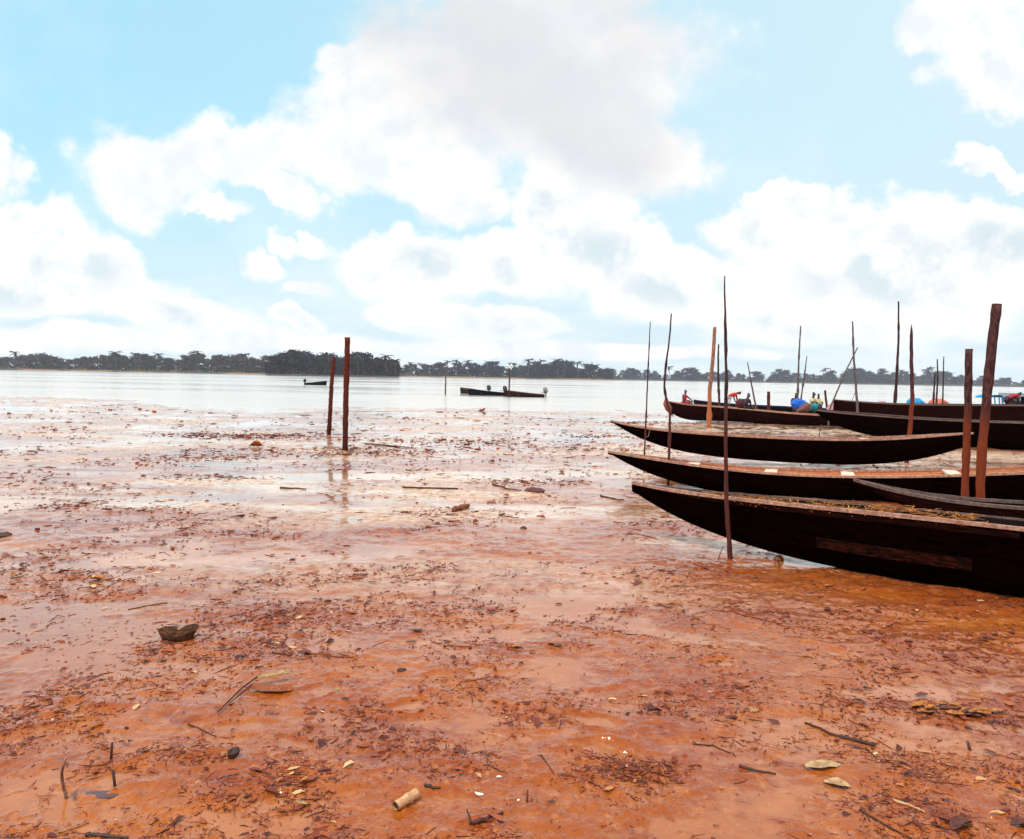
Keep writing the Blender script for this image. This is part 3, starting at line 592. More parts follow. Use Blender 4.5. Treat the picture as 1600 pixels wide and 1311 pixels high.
upright('mooring_pole', 'pale pole leaning left behind the seated dark-clad person', [(1168, 566), (1175, 605), (1182, 641)], 33, .045, POLEG, 'pole', 7, G2, .08, .45)
upright('mooring_pole', 'stub of a post between the seated person and the blue bundle', [(1201, 612), (1201, 637)], 35, .075, POLE, 'pole', 8, G2, .08, .9, 0)
upright('mooring_pole', 'tall thin pole rising over the blue bundle', [(1251, 509), (1248, 560), (1246, 628)], 35, .050, POLEG, 'pole', 7, G2, .1, .55, 3)
upright('mooring_pole', 'short crooked pole right of the one over the blue bundle', [(1261, 556), (1257, 585), (1252, 620)], 36, .042, POLEG, 'pole', 7, G2, .15, .5, 4)
upright('mooring_pole', 'tall knotted pole at the raised bow of the brown boat', [(1332, 502), (1334, 560), (1337, 600), (1340, 640)], 27.2, .048, POLEG, 'pole', 8, G2, .10, .5, 4)
upright('mooring_pole', 'slanting pole crossing the knotted one from lower left', [(1340, 543), (1320, 583), (1296, 640)], 28.2, .034, POLEG, 'pole', 7, G2, .06, .6)
upright('mooring_pole', 'short leaning stub right of the two seated children', [(1289, 610), (1292, 638)], 33, .05, POLE, 'pole', 7, G2, .08, .9)
upright('mooring_pole', 'tall dark pole between the knotted pole and the aslant-cut post', [(1404, 471), (1404, 530), (1401, 590), (1398, 634)], 29.5, .058, POLE, 'pole', 8, G2, .08, .45, 3)
upright('mooring_pole', 'left one of two touching poles behind the brown boat', [(1461, 583), (1460, 600), (1458, 632)], 31, .04, POLE, 'pole', 7, G2, .1, .7, 2)
upright('mooring_pole', 'right one of two touching poles behind the brown boat', [(1464.5, 561), (1465, 590), (1463, 632)], 31, .042, POLE, 'pole', 7, G2, .1, .5, 2)
upright('mooring_pole', 'thin pole rising from the salmon tarp', [(1474.6, 557), (1474, 590), (1473, 626)], 33, .038, POLE, 'pole', 7, G2, .08, .5)
upright('mooring_pole', 'thin pole standing alone in open water', [(697, 569), (696.5, 590), (696, 611)], 75, .085, POLEG, 'pole', 7, G2, .05, .5)
st = empty('marker_stake', at(795.5, 618, 66), 'dark stake with white rags on top beside the moored dark boats', 'stake')
b = MB(); b.tube([at(796.5, 572, 66), at(796, 595, 66), at(795, 617, 66)-Vector((0, 0, .6))], [.05, .06, .07], 7, .05); b.build('pole', POLE, st, True)
for dx, dy in ((-3.2, 1.5), (2.2, .5), (0, 3.5)):
    c = at(796.5+dx, 572+dy, 66); b = MB(); b.tube([c+Vector((-.14, 0, .05)), c+Vector((0, .02, .13)), c+Vector((.12, 0, -.02)), c+Vector((.15, 0, -.12))], [.05, .10, .09, .03], 7, .2); b.build('rag', WHITEC, st, True)

# ------------------------------------------------------------------ canoes
def zfit(x, y, cx, cy, z=.4):
    for _ in range(12):
        p = proj((x, y, z)); z -= (np.interp(p[0], cx, cy)-p[1])*y/F
    return z
def canoe(name, label, A, B, hw, near, bot, mats, bowsharp=.30, sternsharp=.25, thw=(), rail=.03, group='wooden canoes hauled out on the mud', blunt=False, thwm=None, keelmin=None, N=48, deg=5, floor=.06):
    A, B = Vector(A+(0,)), Vector(B+(0,)); ax = (B-A); L = ax.length; ax.normalize(); nr = Vector((ax.y, -ax.x, 0)); nr = nr if nr.y < 0 else -nr
    ss = [(i/N)**1.15 for i in range(N+1)]
    def wid(s):
        b1 = min(1, s/bowsharp); b2 = min(1, (1-s)/sternsharp); f = lambda t: math.sin(t*math.pi/2)**.85
        return hw*max(.035 if not blunt else .10, f(b1)*max(f(b2), .10 if not blunt else .3))
    nx, ny = zip(*near); kx, ky = zip(*bot); top = []; keel = []
    for s in ss:
        c = A+ax*L*s; w_ = wid(s); p = c+nr*w_; top.append(zfit(p.x, p.y, nx, ny, .5)); p = c+nr*w_*.6; keel.append(zfit(p.x, p.y, kx, ky, .1))
    top = np.polyval(np.polyfit(ss, top, deg), ss); keel = np.polyval(np.polyfit(ss, keel, deg+1), ss)
    keel = [max(k, (gz((A+ax*L*s).x, (A+ax*L*s).y) if keelmin is None else keelmin)-.03) for k, s in zip(keel, ss)]; keel = [min(k, t-(.10 if blunt else .045)) for k, t in zip(keel, top)]
    print(name, 'L%.1f' % L, 'top', np.round(top[::8], 2), 'keel', np.round(keel[::8], 2))
    root = empty(name, A.lerp(B, .5)+Vector((0, 0, max(0, min(keel)))), label, 'canoe', group)
    prof = [(1, 1), (.985, .8), (.95, .55), (.86, .3), (.66, .10), (.35, .015), (0, 0)]; prof = prof + [(-a, b) for a, b in prof[:-1][::-1]]
    hm, im, rm, tm = mats; rm = rm if isinstance(rm, tuple) else (rm, rm); b = MB(); rows = []
    for i, s in enumerate(ss):
        c = A+ax*L*s; w_ = wid(s); rows.append([c+nr*w_*a+Vector((0, 0, keel[i]+(top[i]-keel[i])*z)) for a, z in prof])
    b.loft(rows); n = len(prof); b.add(rows[0], [tuple(range(n))]); b.add(rows[-1], [tuple(range(n))[::-1]]); hull = b.build('hull', hm, root, True)
    b = MB(); rows = []
    for i, s in enumerate(ss):
        if s < .03 or s > .985: continue
        c = A+ax*L*s; w_ = max(wid(s)-.022, .004); d = top[i]-keel[i]; fl = min(floor, d*.5)
        rows.append([c+nr*w_*a*(.93 if z < .2 else 1)+Vector((0, 0, min(top[i]-.004, keel[i]+fl+(d-fl)*z)))for a, z in prof])
    b.loft(rows); n = len(prof); b.add(rows[0], [tuple(range(n))[::-1]]); b.add(rows[-1], [tuple(range(n))]); b.build('lining', im, root, True)
    for sg in (1, -1):
        b = MB(); rows = []
        for i, s in enumerate(ss):
            c = A+ax*L*s; w_ = wid(s); t = top[i]; o, i_ = w_+.008, max(w_-rail, 0); j = random.uniform(-.003, .003)
            rows.append([c+nr*sg*o+Vector((0, 0, t-.020)), c+nr*sg*i_+Vector((0, 0, t-.020)), c+nr*sg*i_+Vector((0, 0, t+.012+j)), c+nr*sg*o+Vector((0, 0, t+.010+j))])
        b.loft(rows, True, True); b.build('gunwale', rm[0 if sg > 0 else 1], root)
    for s in thw:
        i = min(range(len(ss)), key=lambda k: abs(ss[k]-s)); c = A+ax*L*s; w_ = wid(s); b = MB()
        M_ = Matrix((ax, nr, Vector((0, 0, 1)))).transposed(); b.box(c+Vector((0, 0, top[i]-.03)), (.17, 2*w_-.05, .028), M=M_); b.build('thwart', tm, root)
    info = dict(A=A, ax=ax, nr=nr, L=L, ss=ss, top=top, keel=keel, wid=wid, prof=prof, root=root); return info
def rope(name, label, P, r, m=None, sag=.05, parent=None):
    b = MB(); k = 12; P = [Vector(p) for p in P]; Q = []
    for a, c in zip(P, P[1:]):
        for i in range(k): t = i/k; q_ = a.lerp(c, t); q_.z -= sag*4*t*(1-t); Q.append(q_)
    Q.append(P[-1]); b.tube(Q, [r]*len(Q), 5, .1); return tag(b.build(name, m or RAILD), label, 'rope')
# third canoe (complete, empty)
canC = canoe('wooden_canoe', 'whole long black canoe, third from the camera, both ends raised', (1.93, 15.6), (8.6, 14.9), .28,
    [(900, 652), (958, 657.6), (1005, 669), (1045, 673), (1131, 680), (1223, 685), (1307, 687), (1370, 687), (1432, 683.5), (1525, 676), (1600, 667)],
    [(940, 656), (959, 661), (993, 682), (1022, 694), (1068, 707), (1131, 716), (1198, 722), (1286, 727), (1391, 726), (1432, 720), (1491, 705), (1525, 692), (1600, 684)], (TAR, INNER, RAIL, THW), .42, .3, (.25, .72))
canB = canoe('wooden_canoe', 'second canoe from the camera, orange inside with pale thwarts', (1.49, 12.3), (8.6, 9.6), .40,
    [(900, 700), (951, 706), (1005, 713.5), (1047, 722), (1097, 729), (1135, 733), (1198, 738.5), (1265, 743), (1340, 745), (1432, 744.5), (1500, 742.5), (1600, 739), (1800, 728), (2200, 690)],
    [(930, 704), (951, 709), (993, 730), (1043, 753), (1097, 766), (1156, 776), (1206, 781), (1300, 788), (1400, 794), (1500, 798), (1600, 800), (1800, 800), (2200, 770)], (TAR, INNER, RAIL, THW), .45, .3, (.17, .315, .45, .62, .8))
canA = canoe('wooden_canoe', 'nearest canoe, big dark hull with blunt bow and long red scuff', (1.246, 8.13), (6.5, 4.0), .22,
    [(960, 748), (992, 755), (1030, 760), (1060, 768), (1130, 778), (1250, 789), (1400, 803.5), (1500, 815.5), (1600, 828), (1800, 850), (2600, 930), (4000, 960)],
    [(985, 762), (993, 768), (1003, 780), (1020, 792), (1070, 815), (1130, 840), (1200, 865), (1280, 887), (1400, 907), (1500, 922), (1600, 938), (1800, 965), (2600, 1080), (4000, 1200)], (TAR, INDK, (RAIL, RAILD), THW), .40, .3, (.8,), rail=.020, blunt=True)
# the red scuffed rubbing plank on the nearest hull
def side_plank(info, pxa, pxb, za, zb, m, name, off=.012):
    A, ax, nr, L = info['A'], info['ax'], info['nr'], info['L']; b = MB(); rows = []
    sa = [s for s in np.linspace(0, 1, 400)]
    def pxs(s): c = A+ax*L*s+nr*info['wid'](s); return proj((c.x, c.y, .3))[0]
    s0 = min(sa, key=lambda s: abs(pxs(s)-pxa)); s1 = min(sa, key=lambda s: abs(pxs(s)-pxb))
    zt = [p[1] for p in info['prof'][:6]][::-1]; wt = [p[0] for p in info['prof'][:6]][::-1]
    for i in range(21):
        s = s0+(s1-s0)*i/20; c = A+ax*L*s; k = np.interp(s, info['ss'], info['keel']); t = np.interp(s, info['ss'], info['top']); w_ = info['wid'](s); r = []
        for zf in (za, (za*2+zb)/3, (za+zb*2)/3, zb): r.append(c+nr*(w_*np.interp(zf, zt, wt)+off)+Vector((0, 0, k+(t-k)*zf)))
        rows.append(r)
    b.loft(rows); back = [[v-nr*(off+.01) for v in r] for r in rows]; b.loft([r[::-1] for r in back])
    for a, c_ in ((0, 0), (3, 3)): b.loft([[rows[i][a], back[i][a]] for i in range(21)])
    for e in (0, -1): b.add(rows[e]+back[e][::-1], [(0, 1, 2, 5, 6), ] if 0 else [(0, 1, 2, 3, 4, 5, 6, 7)])
    b.build(name, m, info['root'])
side_plank(canA, 1276, 1518, .33, .50, PATCH, 'rubbing_strake')
side_plank(canA, 1015, 1590, .86, .94, TARB, 'top_strake', .008)
# small canoe wedged between the first two
canD = canoe('wooden_canoe', 'small dark canoe wedged between the first two, its thin bow in the air', (3.42, 7.95), (7.6, 5.9), .24,
    [(1300, 744), (1343, 753), (1385, 760.5), (1430, 772), (1475, 781), (1520, 791), (1560, 793), (1600, 793), (1800, 800), (2400, 830)],
    [(1330, 752), (1345, 757), (1385, 778), (1430, 802), (1475, 822), (1520, 845), (1560, 858), (1600, 868), (1800, 900), (2400, 980)], (TARB, INDK, RAILD, THW), .40, .3, (.7,))
# the large boats in a row behind
canF = canoe('plank_boat', 'long black plank boat running off the right edge behind the third canoe', (9.35, 24.6), (16.4, 15.8), .55,
    [(1230, 636), (1275, 641), (1312, 644.5), (1337, 648), (1375, 650.6), (1400, 652.3), (1450, 655), (1506, 658), (1600, 661), (1900, 668)],
    [(1275, 645), (1295, 660), (1306, 665), (1319, 670), (1335, 677), (1360, 683), (1420, 690), (1530, 703), (1600, 706), (1900, 720)], (TAR, TARB, RAILD, THW), .16, .2, (), .05, group='large plank boats on the shore')
canG = canoe('plank_boat', 'high brown plank boat beyond the long black one', (11.4, 28.4), (19.5, 26.4), .70,
    [(1280, 623), (1305, 624.5), (1325, 626.3), (1350, 628), (1375, 630), (1400, 632), (1450, 632.5), (1600, 634), (1900, 637)],
    [(1290, 640), (1310, 660), (1330, 672), (1400, 682), (1500, 686), (1600, 688), (1900, 695)], (TARB, INDK, RAILD, THW), .2, .15, (), .04, group='large plank boats on the shore')
canE = canoe('plank_boat', 'dark plank boat with a pale rim and blunt bow where people sit', (6.25, 32.2), (13.6, 30.2), .62,
    [(1030, 625), (1042, 626.5), (1058, 629.5), (1081, 633), (1104, 635), (1137, 636.5), (1157, 638), (1181, 641), (1210, 644.5), (1279, 648.5), (1330, 650)],
    [(1040, 634), (1048, 645), (1062, 655), (1100, 657.5), (1150, 660), (1210, 663.5), (1280, 666), (1330, 668)], (TARB, INNER, RAIL, THW), .2, .2, (.3, .6), .07, group='large plank boats on the shore', blunt=True)
canH = canoe('plank_boat', 'low boat with a blue rimmed bow behind the one carrying people', (8.5, 37.5), (15.6, 35.6), .55,
    [(1070, 623), (1080, 624), (1100, 627), (1130, 631), (1180, 633.5), (1240, 636.5), (1290, 639), (1340, 641)],
    [(1075, 630), (1090, 640), (1130, 645), (1200, 648), (1340, 655)], (NAVY, INDK, wood('navy_rail', (.01, .012, .05), (.03, .03, .12)), THW), .2, .2, (), .06, group='large plank boats on the shore')
canI = canoe('plank_boat', 'grey boat mostly hidden behind the high brown one', (15.4, 33.8), (24.5, 33.0), .6,
    [(1380, 633), (1420, 633), (1495, 631.5), (1505, 632.5), (1600, 634), (1750, 636)], [(1400, 640), (1450, 650), (1750, 655)], (NAVY, INDK, POLEG, THW), .2, .2, (), .05, group='large plank boats on the shore')
# stem block of the boat with people
b = MB(); c = at(1043, 634, 32.1); b.tube([at(1041, 622, 32.1), at(1041, 630, 32.1), at(1046, 638, 32.1), at(1050, 648, 32.2)], [.05, .13, .16, .05], 8, .1); b.build('stem_block', wood('stem_wood', (.20, .07, .045), (.36, .14, .09)), canE['root'], True)
# ropes
rope('rope', 'thin rope from the curved pole to a thwart of the second canoe', [at(1046, 728, 12.), at(1072, 723, 11.9)], .008, sag=.04)
rope('rope', 'loop of line between the thinnest pole and the third bow', [at(1007, 679, 14.6), at(1013, 681, 15.0), at(1015, 672, 15.2)], .008, sag=.03)
rope('rope', 'pale line hanging from the knotted pole', [at(1337, 611, 27.2), at(1331, 627, 27.6)], .009, POLEG, sag=0)
upright('upright_twig', 'forked root sticking up beside the nearest hull', [(1217, 866), (1215, 874), (1218, 884)], None, .006, ROT, 'twig', k=6)
upright('upright_twig', 'twig leaning on the foot of the tall front pole', [(1130, 853), (1122, 874)], None, .006, ROT, 'twig', k=6)
upright('upright_twig', 'crooked twig on the mud beyond the third canoe', [(1283, 663), (1280, 679)], 20.5, .018, ROT, 'twig', k=6)
# straw in the nearest canoe
n = 600; S0 = []
for i in range(n):
    s = random.uniform(.12, .47); c = canA['A']+canA['ax']*canA['L']*s; t = np.interp(s, canA['ss'], canA['top']); w_ = canA['wid'](s)
    hump = .035*math.exp(-((s-.40)/.09)**2) + .016
    a = random.uniform(-.25, .92); p_ = c+canA['nr']*w_*a; S0.append((p_.x, p_.y, t-.05+random.random()*(.05+hump)))
V, Fq = twigs(np.array(S0), lambda n, P, rs: rs.uniform(.05, .16, n), lambda n, P, rs: rs.uniform(.0018, .004, n), 21)
tag(np_mesh('straw_heap', V, Fq, STRAWM), 'orange dry straw heaped along the inside of the nearest canoe', 'straw', kind='stuff')

# ------------------------------------------------------------------ moored boats on the water
def motor_boat(label, pxa, pxb, Y, h, beam, bow_left, hm, motor=True, dY=0., sheer=.35, mot_m=MOTOR):
    a = at(pxa, 600, Y); b_ = at(pxb, 600, Y+dY); A = Vector((a.x, a.y, WL)); B = Vector((b_.x, b_.y, WL)); bow, st = (A, B) if bow_left else (B, A)
    ax = st-bow; L = ax.length; ax.normalize(); nr = Vector((-ax.y, ax.x, 0)); root = empty('motor_boat', A.lerp(B, .5), label, 'boat', 'motor boats moored on the river')
    prof = [(1, 1), (.95, .6), (.8, .2), (.4, -.25), (0, -.35)]; prof = prof+[(-x, z) for x, z in prof[:-1][::-1]]; b = MB(); rows = []; inn = []; rl = [[], []]
    for i in range(15):
        s = i/14; w_ = beam/2*min(1, .06+math.sin(min(1, s/.45)*math.pi/2)); tz = h*(1+sheer*(1-s)**1.3); off = -.12*L*(1-s)**6*0
        c = bow+ax*L*s
        rows.append([c+nr*w_*x+ax*(-.25*h*max(0, z)*(1 if s < .1 else 0))+Vector((0, 0, tz*z)) for x, z in prof])
        inn.append([c+nr*(w_-.03)*x+Vector((0, 0, max(tz*z, .08) if z < 1 else tz-.02)) for x, z in prof])
        for k, sg in enumerate((1, -1)): rl[k].append([c+nr*sg*(w_+.02)+Vector((0, 0, tz-.03)), c+nr*sg*(w_-.05)+Vector((0, 0, tz-.03)), c+nr*sg*(w_-.05)+Vector((0, 0, tz+.02)), c+nr*sg*(w_+.02)+Vector((0, 0, tz+.02))])
    b.loft(rows); n = len(prof); b.add(rows[0], [tuple(range(n))]); b.add(rows[-1], [tuple(range(n))[::-1]]); b.build('hull', hm, root, True)
    b = MB(); b.loft(inn); b.build('lining', INDK, root)
    for r in rl: b = MB(); b.loft(r, True, True); b.build('gunwale', RAILD if hm is not NAVY else hm, root)
    for s in (.35, .65): b = MB(); b.box(bow+ax*L*s+Vector((0, 0, h*.7)), (.2, beam*.9, .04), math.atan2(ax.y, ax.x)); b.build('thwart', RAILD, root)
    if motor:
        e = st+ax*.12; b = MB(); b.tube([e+Vector((0, 0, h+.15)), e+Vector((0, 0, h*.3)), e+Vector((0, 0, -.35))], [.07, .06, .05], 8); b.tube([e-ax*.05+Vector((0, 0, h+.1)), e-ax*.5+Vector((0, 0, h+.22))], [.03, .02], 6)
        mo = b.build('outboard_motor', MGREY, root, True)
        b = MB(); q_ = e+Vector((0, 0, h+.12)); b.tube([q_, q_+Vector((0, 0, .08)), q_-ax*.06+Vector((0, 0, .3)), q_-ax*.1+Vector((0, 0, .46)), q_-ax*.1+Vector((0, 0, .5))], [.12, .19, .21, .15, .05], 10, .03)
        c_ = b.build('cowling', mot_m, root, True); c_.parent = mo
    return root
motor_boat('hindmost of three moored boats, its dark bow showing past the others', 720, 763, 78, .28, 1.1, True, BRN, dY=-2, sheer=1.1)
motor_boat('dark blue moored boat in the middle of three, bow to the left', 733, 788, 72, .27, 1.0, True, NAVY, sheer=1.0)
motor_boat('brown moored boat at the right of three with a pale motor', 788, 851, 68.5, .25, 1.0, True, BRN, sheer=1.3, mot_m=MGREY)
motor_boat('lone small motor boat far out left of the posts', 477, 510, 118, .30, 1.3, False, NAVY, sheer=1.1)

# ------------------------------------------------------------------ people
def skinmesh(name, m, joints, edges, parent, sub=1):
    me = bpy.data.meshes.new(name); me.from_pydata([j[0] for j in joints], edges, []); me.materials.append(m)
    o = bpy.data.objects.new(name, me); COL.objects.link(o)
    if parent is not None: o.parent = parent
    mod = o.modifiers.new('skin', 'SKIN'); mod.use_smooth_shade = True
    if not me.skin_vertices: me.skin_vertices.new()
    for i, j in enumerate(joints):
        me.skin_vertices[0].data[i].radius = (j[1], j[1]*(j[2] if len(j) > 2 else 1)); me.skin_vertices[0].data[i].use_root = (i == 0)
    s = o.modifiers.new('sub', 'SUBSURF'); s.levels = s.render_levels = sub
    return o
def person(label, loc, yaw, J, shirt, shorts, scale=1., hair=HAIR):
    """J: joints in a local frame, +Y ahead of the person"""
    M_ = Matrix.Translation(Vector(loc)) @ Matrix.Rotation(yaw, 4, 'Z') @ Matrix.Scale(scale, 4)
    root_loc = Vector(loc); g = {k: M_ @ Vector(v) - root_loc for k, v in J.items()}; s = scale
    names = ['pel', 'wst', 'chs', 'nck', 'hd0', 'hd1', 'hd2', 'nose']; rad = dict(pel=(.125, .8), wst=(.105, .8), chs=(.13, .75), nck=(.05, 1), hd0=(.065, 1), hd1=(.088, 1.1), hd2=(.065, 1), nose=(.014, 1))
    hd = (g['hd']-g['nck']); up_ = hd.normalized(); fw = Matrix.Rotation(yaw, 3, 'Z') @ Vector((0, 1, 0)); fw = (fw-up_*fw.dot(up_)).normalized()
    g['hd0'] = g['nck']+up_*.09*s; g['hd1'] = g['nck']+up_*.17*s; g['hd2'] = g['nck']+up_*.235*s; g['nose'] = g['hd1']+fw*.105*s-up_*.02*s
    js = [(g[n_], rad[n_][0]*s, rad[n_][1]) for n_ in names]; ed = [(0, 1), (1, 2), (2, 3), (3, 4), (4, 5), (5, 6), (5, 7)]
    def chain(start, pts):
        k = start
        for p_, r_ in pts: js.append((p_, r_*s)); ed.append((k, len(js)-1)); k = len(js)-1
        return k
    for sd in 'LR':
        h = chain(2, [(g['sh'+sd], .055), (g['el'+sd], .040), (g['wr'+sd], .026)]); d = (g['wr'+sd]-g['el'+sd]).normalized(); sdv = d.cross(Vector((0, 0, 1)));
        sdv = sdv.normalized() if sdv.length > .1 else Vector((1, 0, 0)); pal = chain(h, [(g['wr'+sd]+d*.06*s, .030)])
        for k in range(4): chain(pal, [(g['wr'+sd]+d*(.095)*s+sdv*(k-1.5)*.020*s, .010), (g['wr'+sd]+d*(.15+.01*(k in (1, 2)))*s+sdv*(k-1.5)*.022*s-Vector((0, 0, .02*s)), .008)])
        chain(h, [(g['wr'+sd]+d*.05*s+sdv*.045*s, .011), (g['wr'+sd]+d*.09*s+sdv*.06*s, .009)])
        k = chain(0, [(g['hp'+sd], .085), (g['kn'+sd], .060), (g['an'+sd], .038)]); chain(k, [(g['an'+sd]+fw*.15*s-Vector((0, 0, .04*s)), .032)])
    o = skinmesh('person', SKIN, js, ed, None); o.location = root_loc; tag(o, label, 'person', 'people in and around the boats')
    def wear(nm, m, pts, ed2): skinmesh(nm, m, pts, ed2, o)
    wear('hair', hair, [(g['hd1']+up_*.03*s-fw*.015*s, .094*s), (g['hd2']+up_*.02*s-fw*.01*s, .072*s)], [(0, 1)])
    wear('shirt', shirt, [(g['chs'], .150*s, .8), (g['wst'], .125*s, .8), (g['pel'].lerp(g['wst'], .3), .13*s, .85), (g['nck'].lerp(g['chs'], .35), .085*s), (g['shL'], .072*s), (g['shL'].lerp(g['elL'], .65), .058*s), (g['shR'], .072*s), (g['shR'].lerp(g['elR'], .65), .058*s)], [(0, 1), (1, 2), (0, 3), (0, 4), (4, 5), (0, 6), (6, 7)])
    wear('shorts', shorts, [(g['pel'], .14*s, .85), (g['hpL'], .10*s), (g['hpL'].lerp(g['knL'], .85), .08*s), (g['hpR'], .10*s), (g['hpR'].lerp(g['knR'], .85), .08*s)], [(0, 1), (1, 2), (0, 3), (3, 4)])
    return o
SIT = dict(pel=(0, 0, .10), wst=(0, .0, .28), chs=(0, .02, .46), nck=(0, .05, .60), hd=(0, .07, .8), shL=(-.17, .02, .53), shR=(.17, .02, .53), elL=(-.23, .14, .30), elR=(.23, .14, .30),
           wrL=(-.12, .34, .26), wrR=(.12, .34, .26), hpL=(-.09, .02, .09), hpR=(.09, .02, .09), knL=(-.13, .40, .22), knR=(.13, .40, .22), anL=(-.12, .45, -.16), anR=(.12, .45, -.16))
BEND = dict(pel=(0, -.05, .86), wst=(0, .06, .98), chs=(0, .26, 1.08), nck=(0, .42, 1.12), hd=(0, .60, 1.15), shL=(-.17, .32, 1.08), shR=(.17, .32, 1.08), elL=(-.19, .38, .80), elR=(.19, .38, .80),
            wrL=(-.12, .48, .58), wrR=(.12, .48, .58), hpL=(-.09, -.04, .84), hpR=(.09, -.04, .84), knL=(-.10, .06, .46), knR=(.10, .02, .46), anL=(-.10, 0, .06), anR=(.10, -.05, .06))
def sitp(px, py_head, Y, **k):  # place so that the head top shows at py_head
    s = k.get('scale', 1.); p = at(px, py_head, Y); return Vector((p.x, p.y, p.z-.86*s))
person('person in crimson sitting on the bow with one arm reaching down', sitp(1069.5, 609, 32.2, scale=.72), -1.3, dict(SIT, elR=(.26, .22, .36), wrR=(.20, .46, .22)), CRIM, CRIM, .72)
p = at(1139, 612, 33.); person('person in a bright red shirt bending forward over the boat', Vector((p.x, p.y, p.z-1.2*.78)), -1.45, BEND, REDC, WHITEC, .78)
person('person in dark clothes sitting bent on the rim with a maroon bundle', sitp(1164, 612.5, 31.6, scale=.92), -1.0, dict(SIT, chs=(0, .10, .44), nck=(0, .18, .56), hd=(0, .24, .74), shL=(-.17, .10, .50), shR=(.17, .10, .50)), DARKC, DARKC, .92)
b = MB(); c = at(1157, 631, 31.7); b.tube([c+Vector((0, 0, -.17)), c+Vector((0, 0, -.05)), c+Vector((-.02, 0, .1)), c+Vector((.02, 0, .2))], [.10, .19, .17, .06], 9, .12); tag(b.build('cloth_bundle', MAROON, None, True, c), 'maroon bundle beside the person in dark clothes', 'bundle')
person('person partly hidden behind the blue tarp bundle', sitp(1243.5, 614, 35.6, scale=.85), 2.9, SIT, MAROON, MAROON, .85)
person('larger child with big dark hair in cream, holding a teal cloth', sitp(1269.5, 612.5, 33.5, scale=.88), -2.3, SIT, YELC, TEAL, .88)
person('smaller child in cream sitting at the right of the pair', sitp(1279.5, 615, 34, scale=.80), 2.6, SIT, YELC, MAROON, .80)
p = at(1577, 614, 33.5); person('person in crimson bending over under the blue awning boat', Vector((p.x, p.y, p.z-1.0)), -1.4, BEND, CRIM, MAROON, .85)
p = at(1587, 616, 34.2); person('person with dark hair standing by the teal roof', Vector((p.x, p.y, p.z-1.28)), 2.0, dict(SIT, pel=(0, 0, .55), wst=(0, 0, .72), chs=(0, 0, .9), nck=(0, 0, 1.03), hd=(0, 0, 1.2), shL=(-.17, 0, .97), shR=(.17, 0, .97), elL=(-.22, 0, .72), elR=(.22, 0, .72), wrL=(-.2, .1, .5), wrR=(.2, .1, .5), hpL=(-.09, 0, .53), hpR=(.09, 0, .53), knL=(-.1, .03, .28), knR=(.1, .03, .28), anL=(-.1, 0, .0), anR=(.1, 0, .0)), DARKC, DARKC, 1.)
# tarps, bundles, awnings
def tarp(label, pts, Y, depth, m, name='tarp', cat='tarp'):
    b = MB(); P = [at(px, py, Y) for px, py in pts]; c = sum(P, Vector())/len(P); n = len(P)
    fr = [v.lerp(c, .04)+Vector((0, random.uniform(-.03, .03)*depth, 0)) for v in P]; mid = [v+Vector((0, depth*.5, 0)) for v in P]; bk = [v.lerp(c, .15)+Vector((0, depth, 0)) for v in P]
    fr0 = [v.lerp(c, .45)-Vector((0, depth*.18, 0))+Vector((random.uniform(-.02, .02), 0, random.uniform(-.02, .02))) for v in P]
    b.loft([fr0, fr, mid, bk], True, True); return tag(b.build(name, m, None, False, c), label, cat)
tarp('bright blue tarp bundle lying slanted in the boat', [(1240, 631), (1244, 625), (1249, 622.5), (1257, 625), (1262, 629), (1256, 635), (1250, 641), (1243, 638)], 32.8, .5, TBLUE)
tarp('small teal cloth in the lap of the larger child', [(1269, 634), (1274, 630), (1280, 632), (1278, 637), (1273, 639)], 32.9, .2, TEAL, 'cloth', 'cloth')
tarp('brown folded mat leaning between the blue tarp and the children', [(1249, 642), (1256, 634), (1263, 629), (1268, 632), (1266, 642), (1258, 645)], 32., .4, wood('mat_fibre', (.12, .05, .045), (.25, .11, .1)), 'mat', 'mat')
tarp('mauve cloth cover draped by the raised bow of the brown boat', [(1299, 641), (1303, 633), (1310, 629), (1318, 634), (1320, 638), (1312, 642)], 28.8, .6, PINK, 'cloth_cover', 'cloth')
tarp('sky blue tarp tent peeking over the high brown boat', [(1430, 636), (1432, 627), (1437, 622), (1444, 628), (1450, 636)], 34, .9, TCYAN)
tarp('salmon tarp tent at the foot of a thin pole', [(1462, 636), (1467, 628), (1474, 623), (1482, 629), (1488, 636)], 34, .9, TRED)
tarp('small grey bundle showing over the brown boat', [(1376, 633), (1380, 627.5), (1384, 627), (1388, 633)], 29.6, .4, PINK, 'bundle', 'bundle')
th = empty('awning', at(1557, 632, 34), 'bright blue cloth awning with open arches on a boat', 'awning')
b = MB(); T1, T2 = at(1546, 620, 34), at(1571, 620.5, 34)
b.loft([[T1+Vector((0, y, -.02)), T1.lerp(T2, .3)+Vector((0, y, .08)), T1.lerp(T2, .7)+Vector((0, y, .08)), T2+Vector((0, y, 0))] for y in (0, .5, 1.1)])
b.loft([[T1+Vector((0, y, -.05)), T1.lerp(T2, .3)+Vector((0, y, .05)), T1.lerp(T2, .7)+Vector((0, y, .05)), T2+Vector((0, y, -.03))] for y in (1.1, .5, 0)]); b.build('canopy', TCYAN, th)
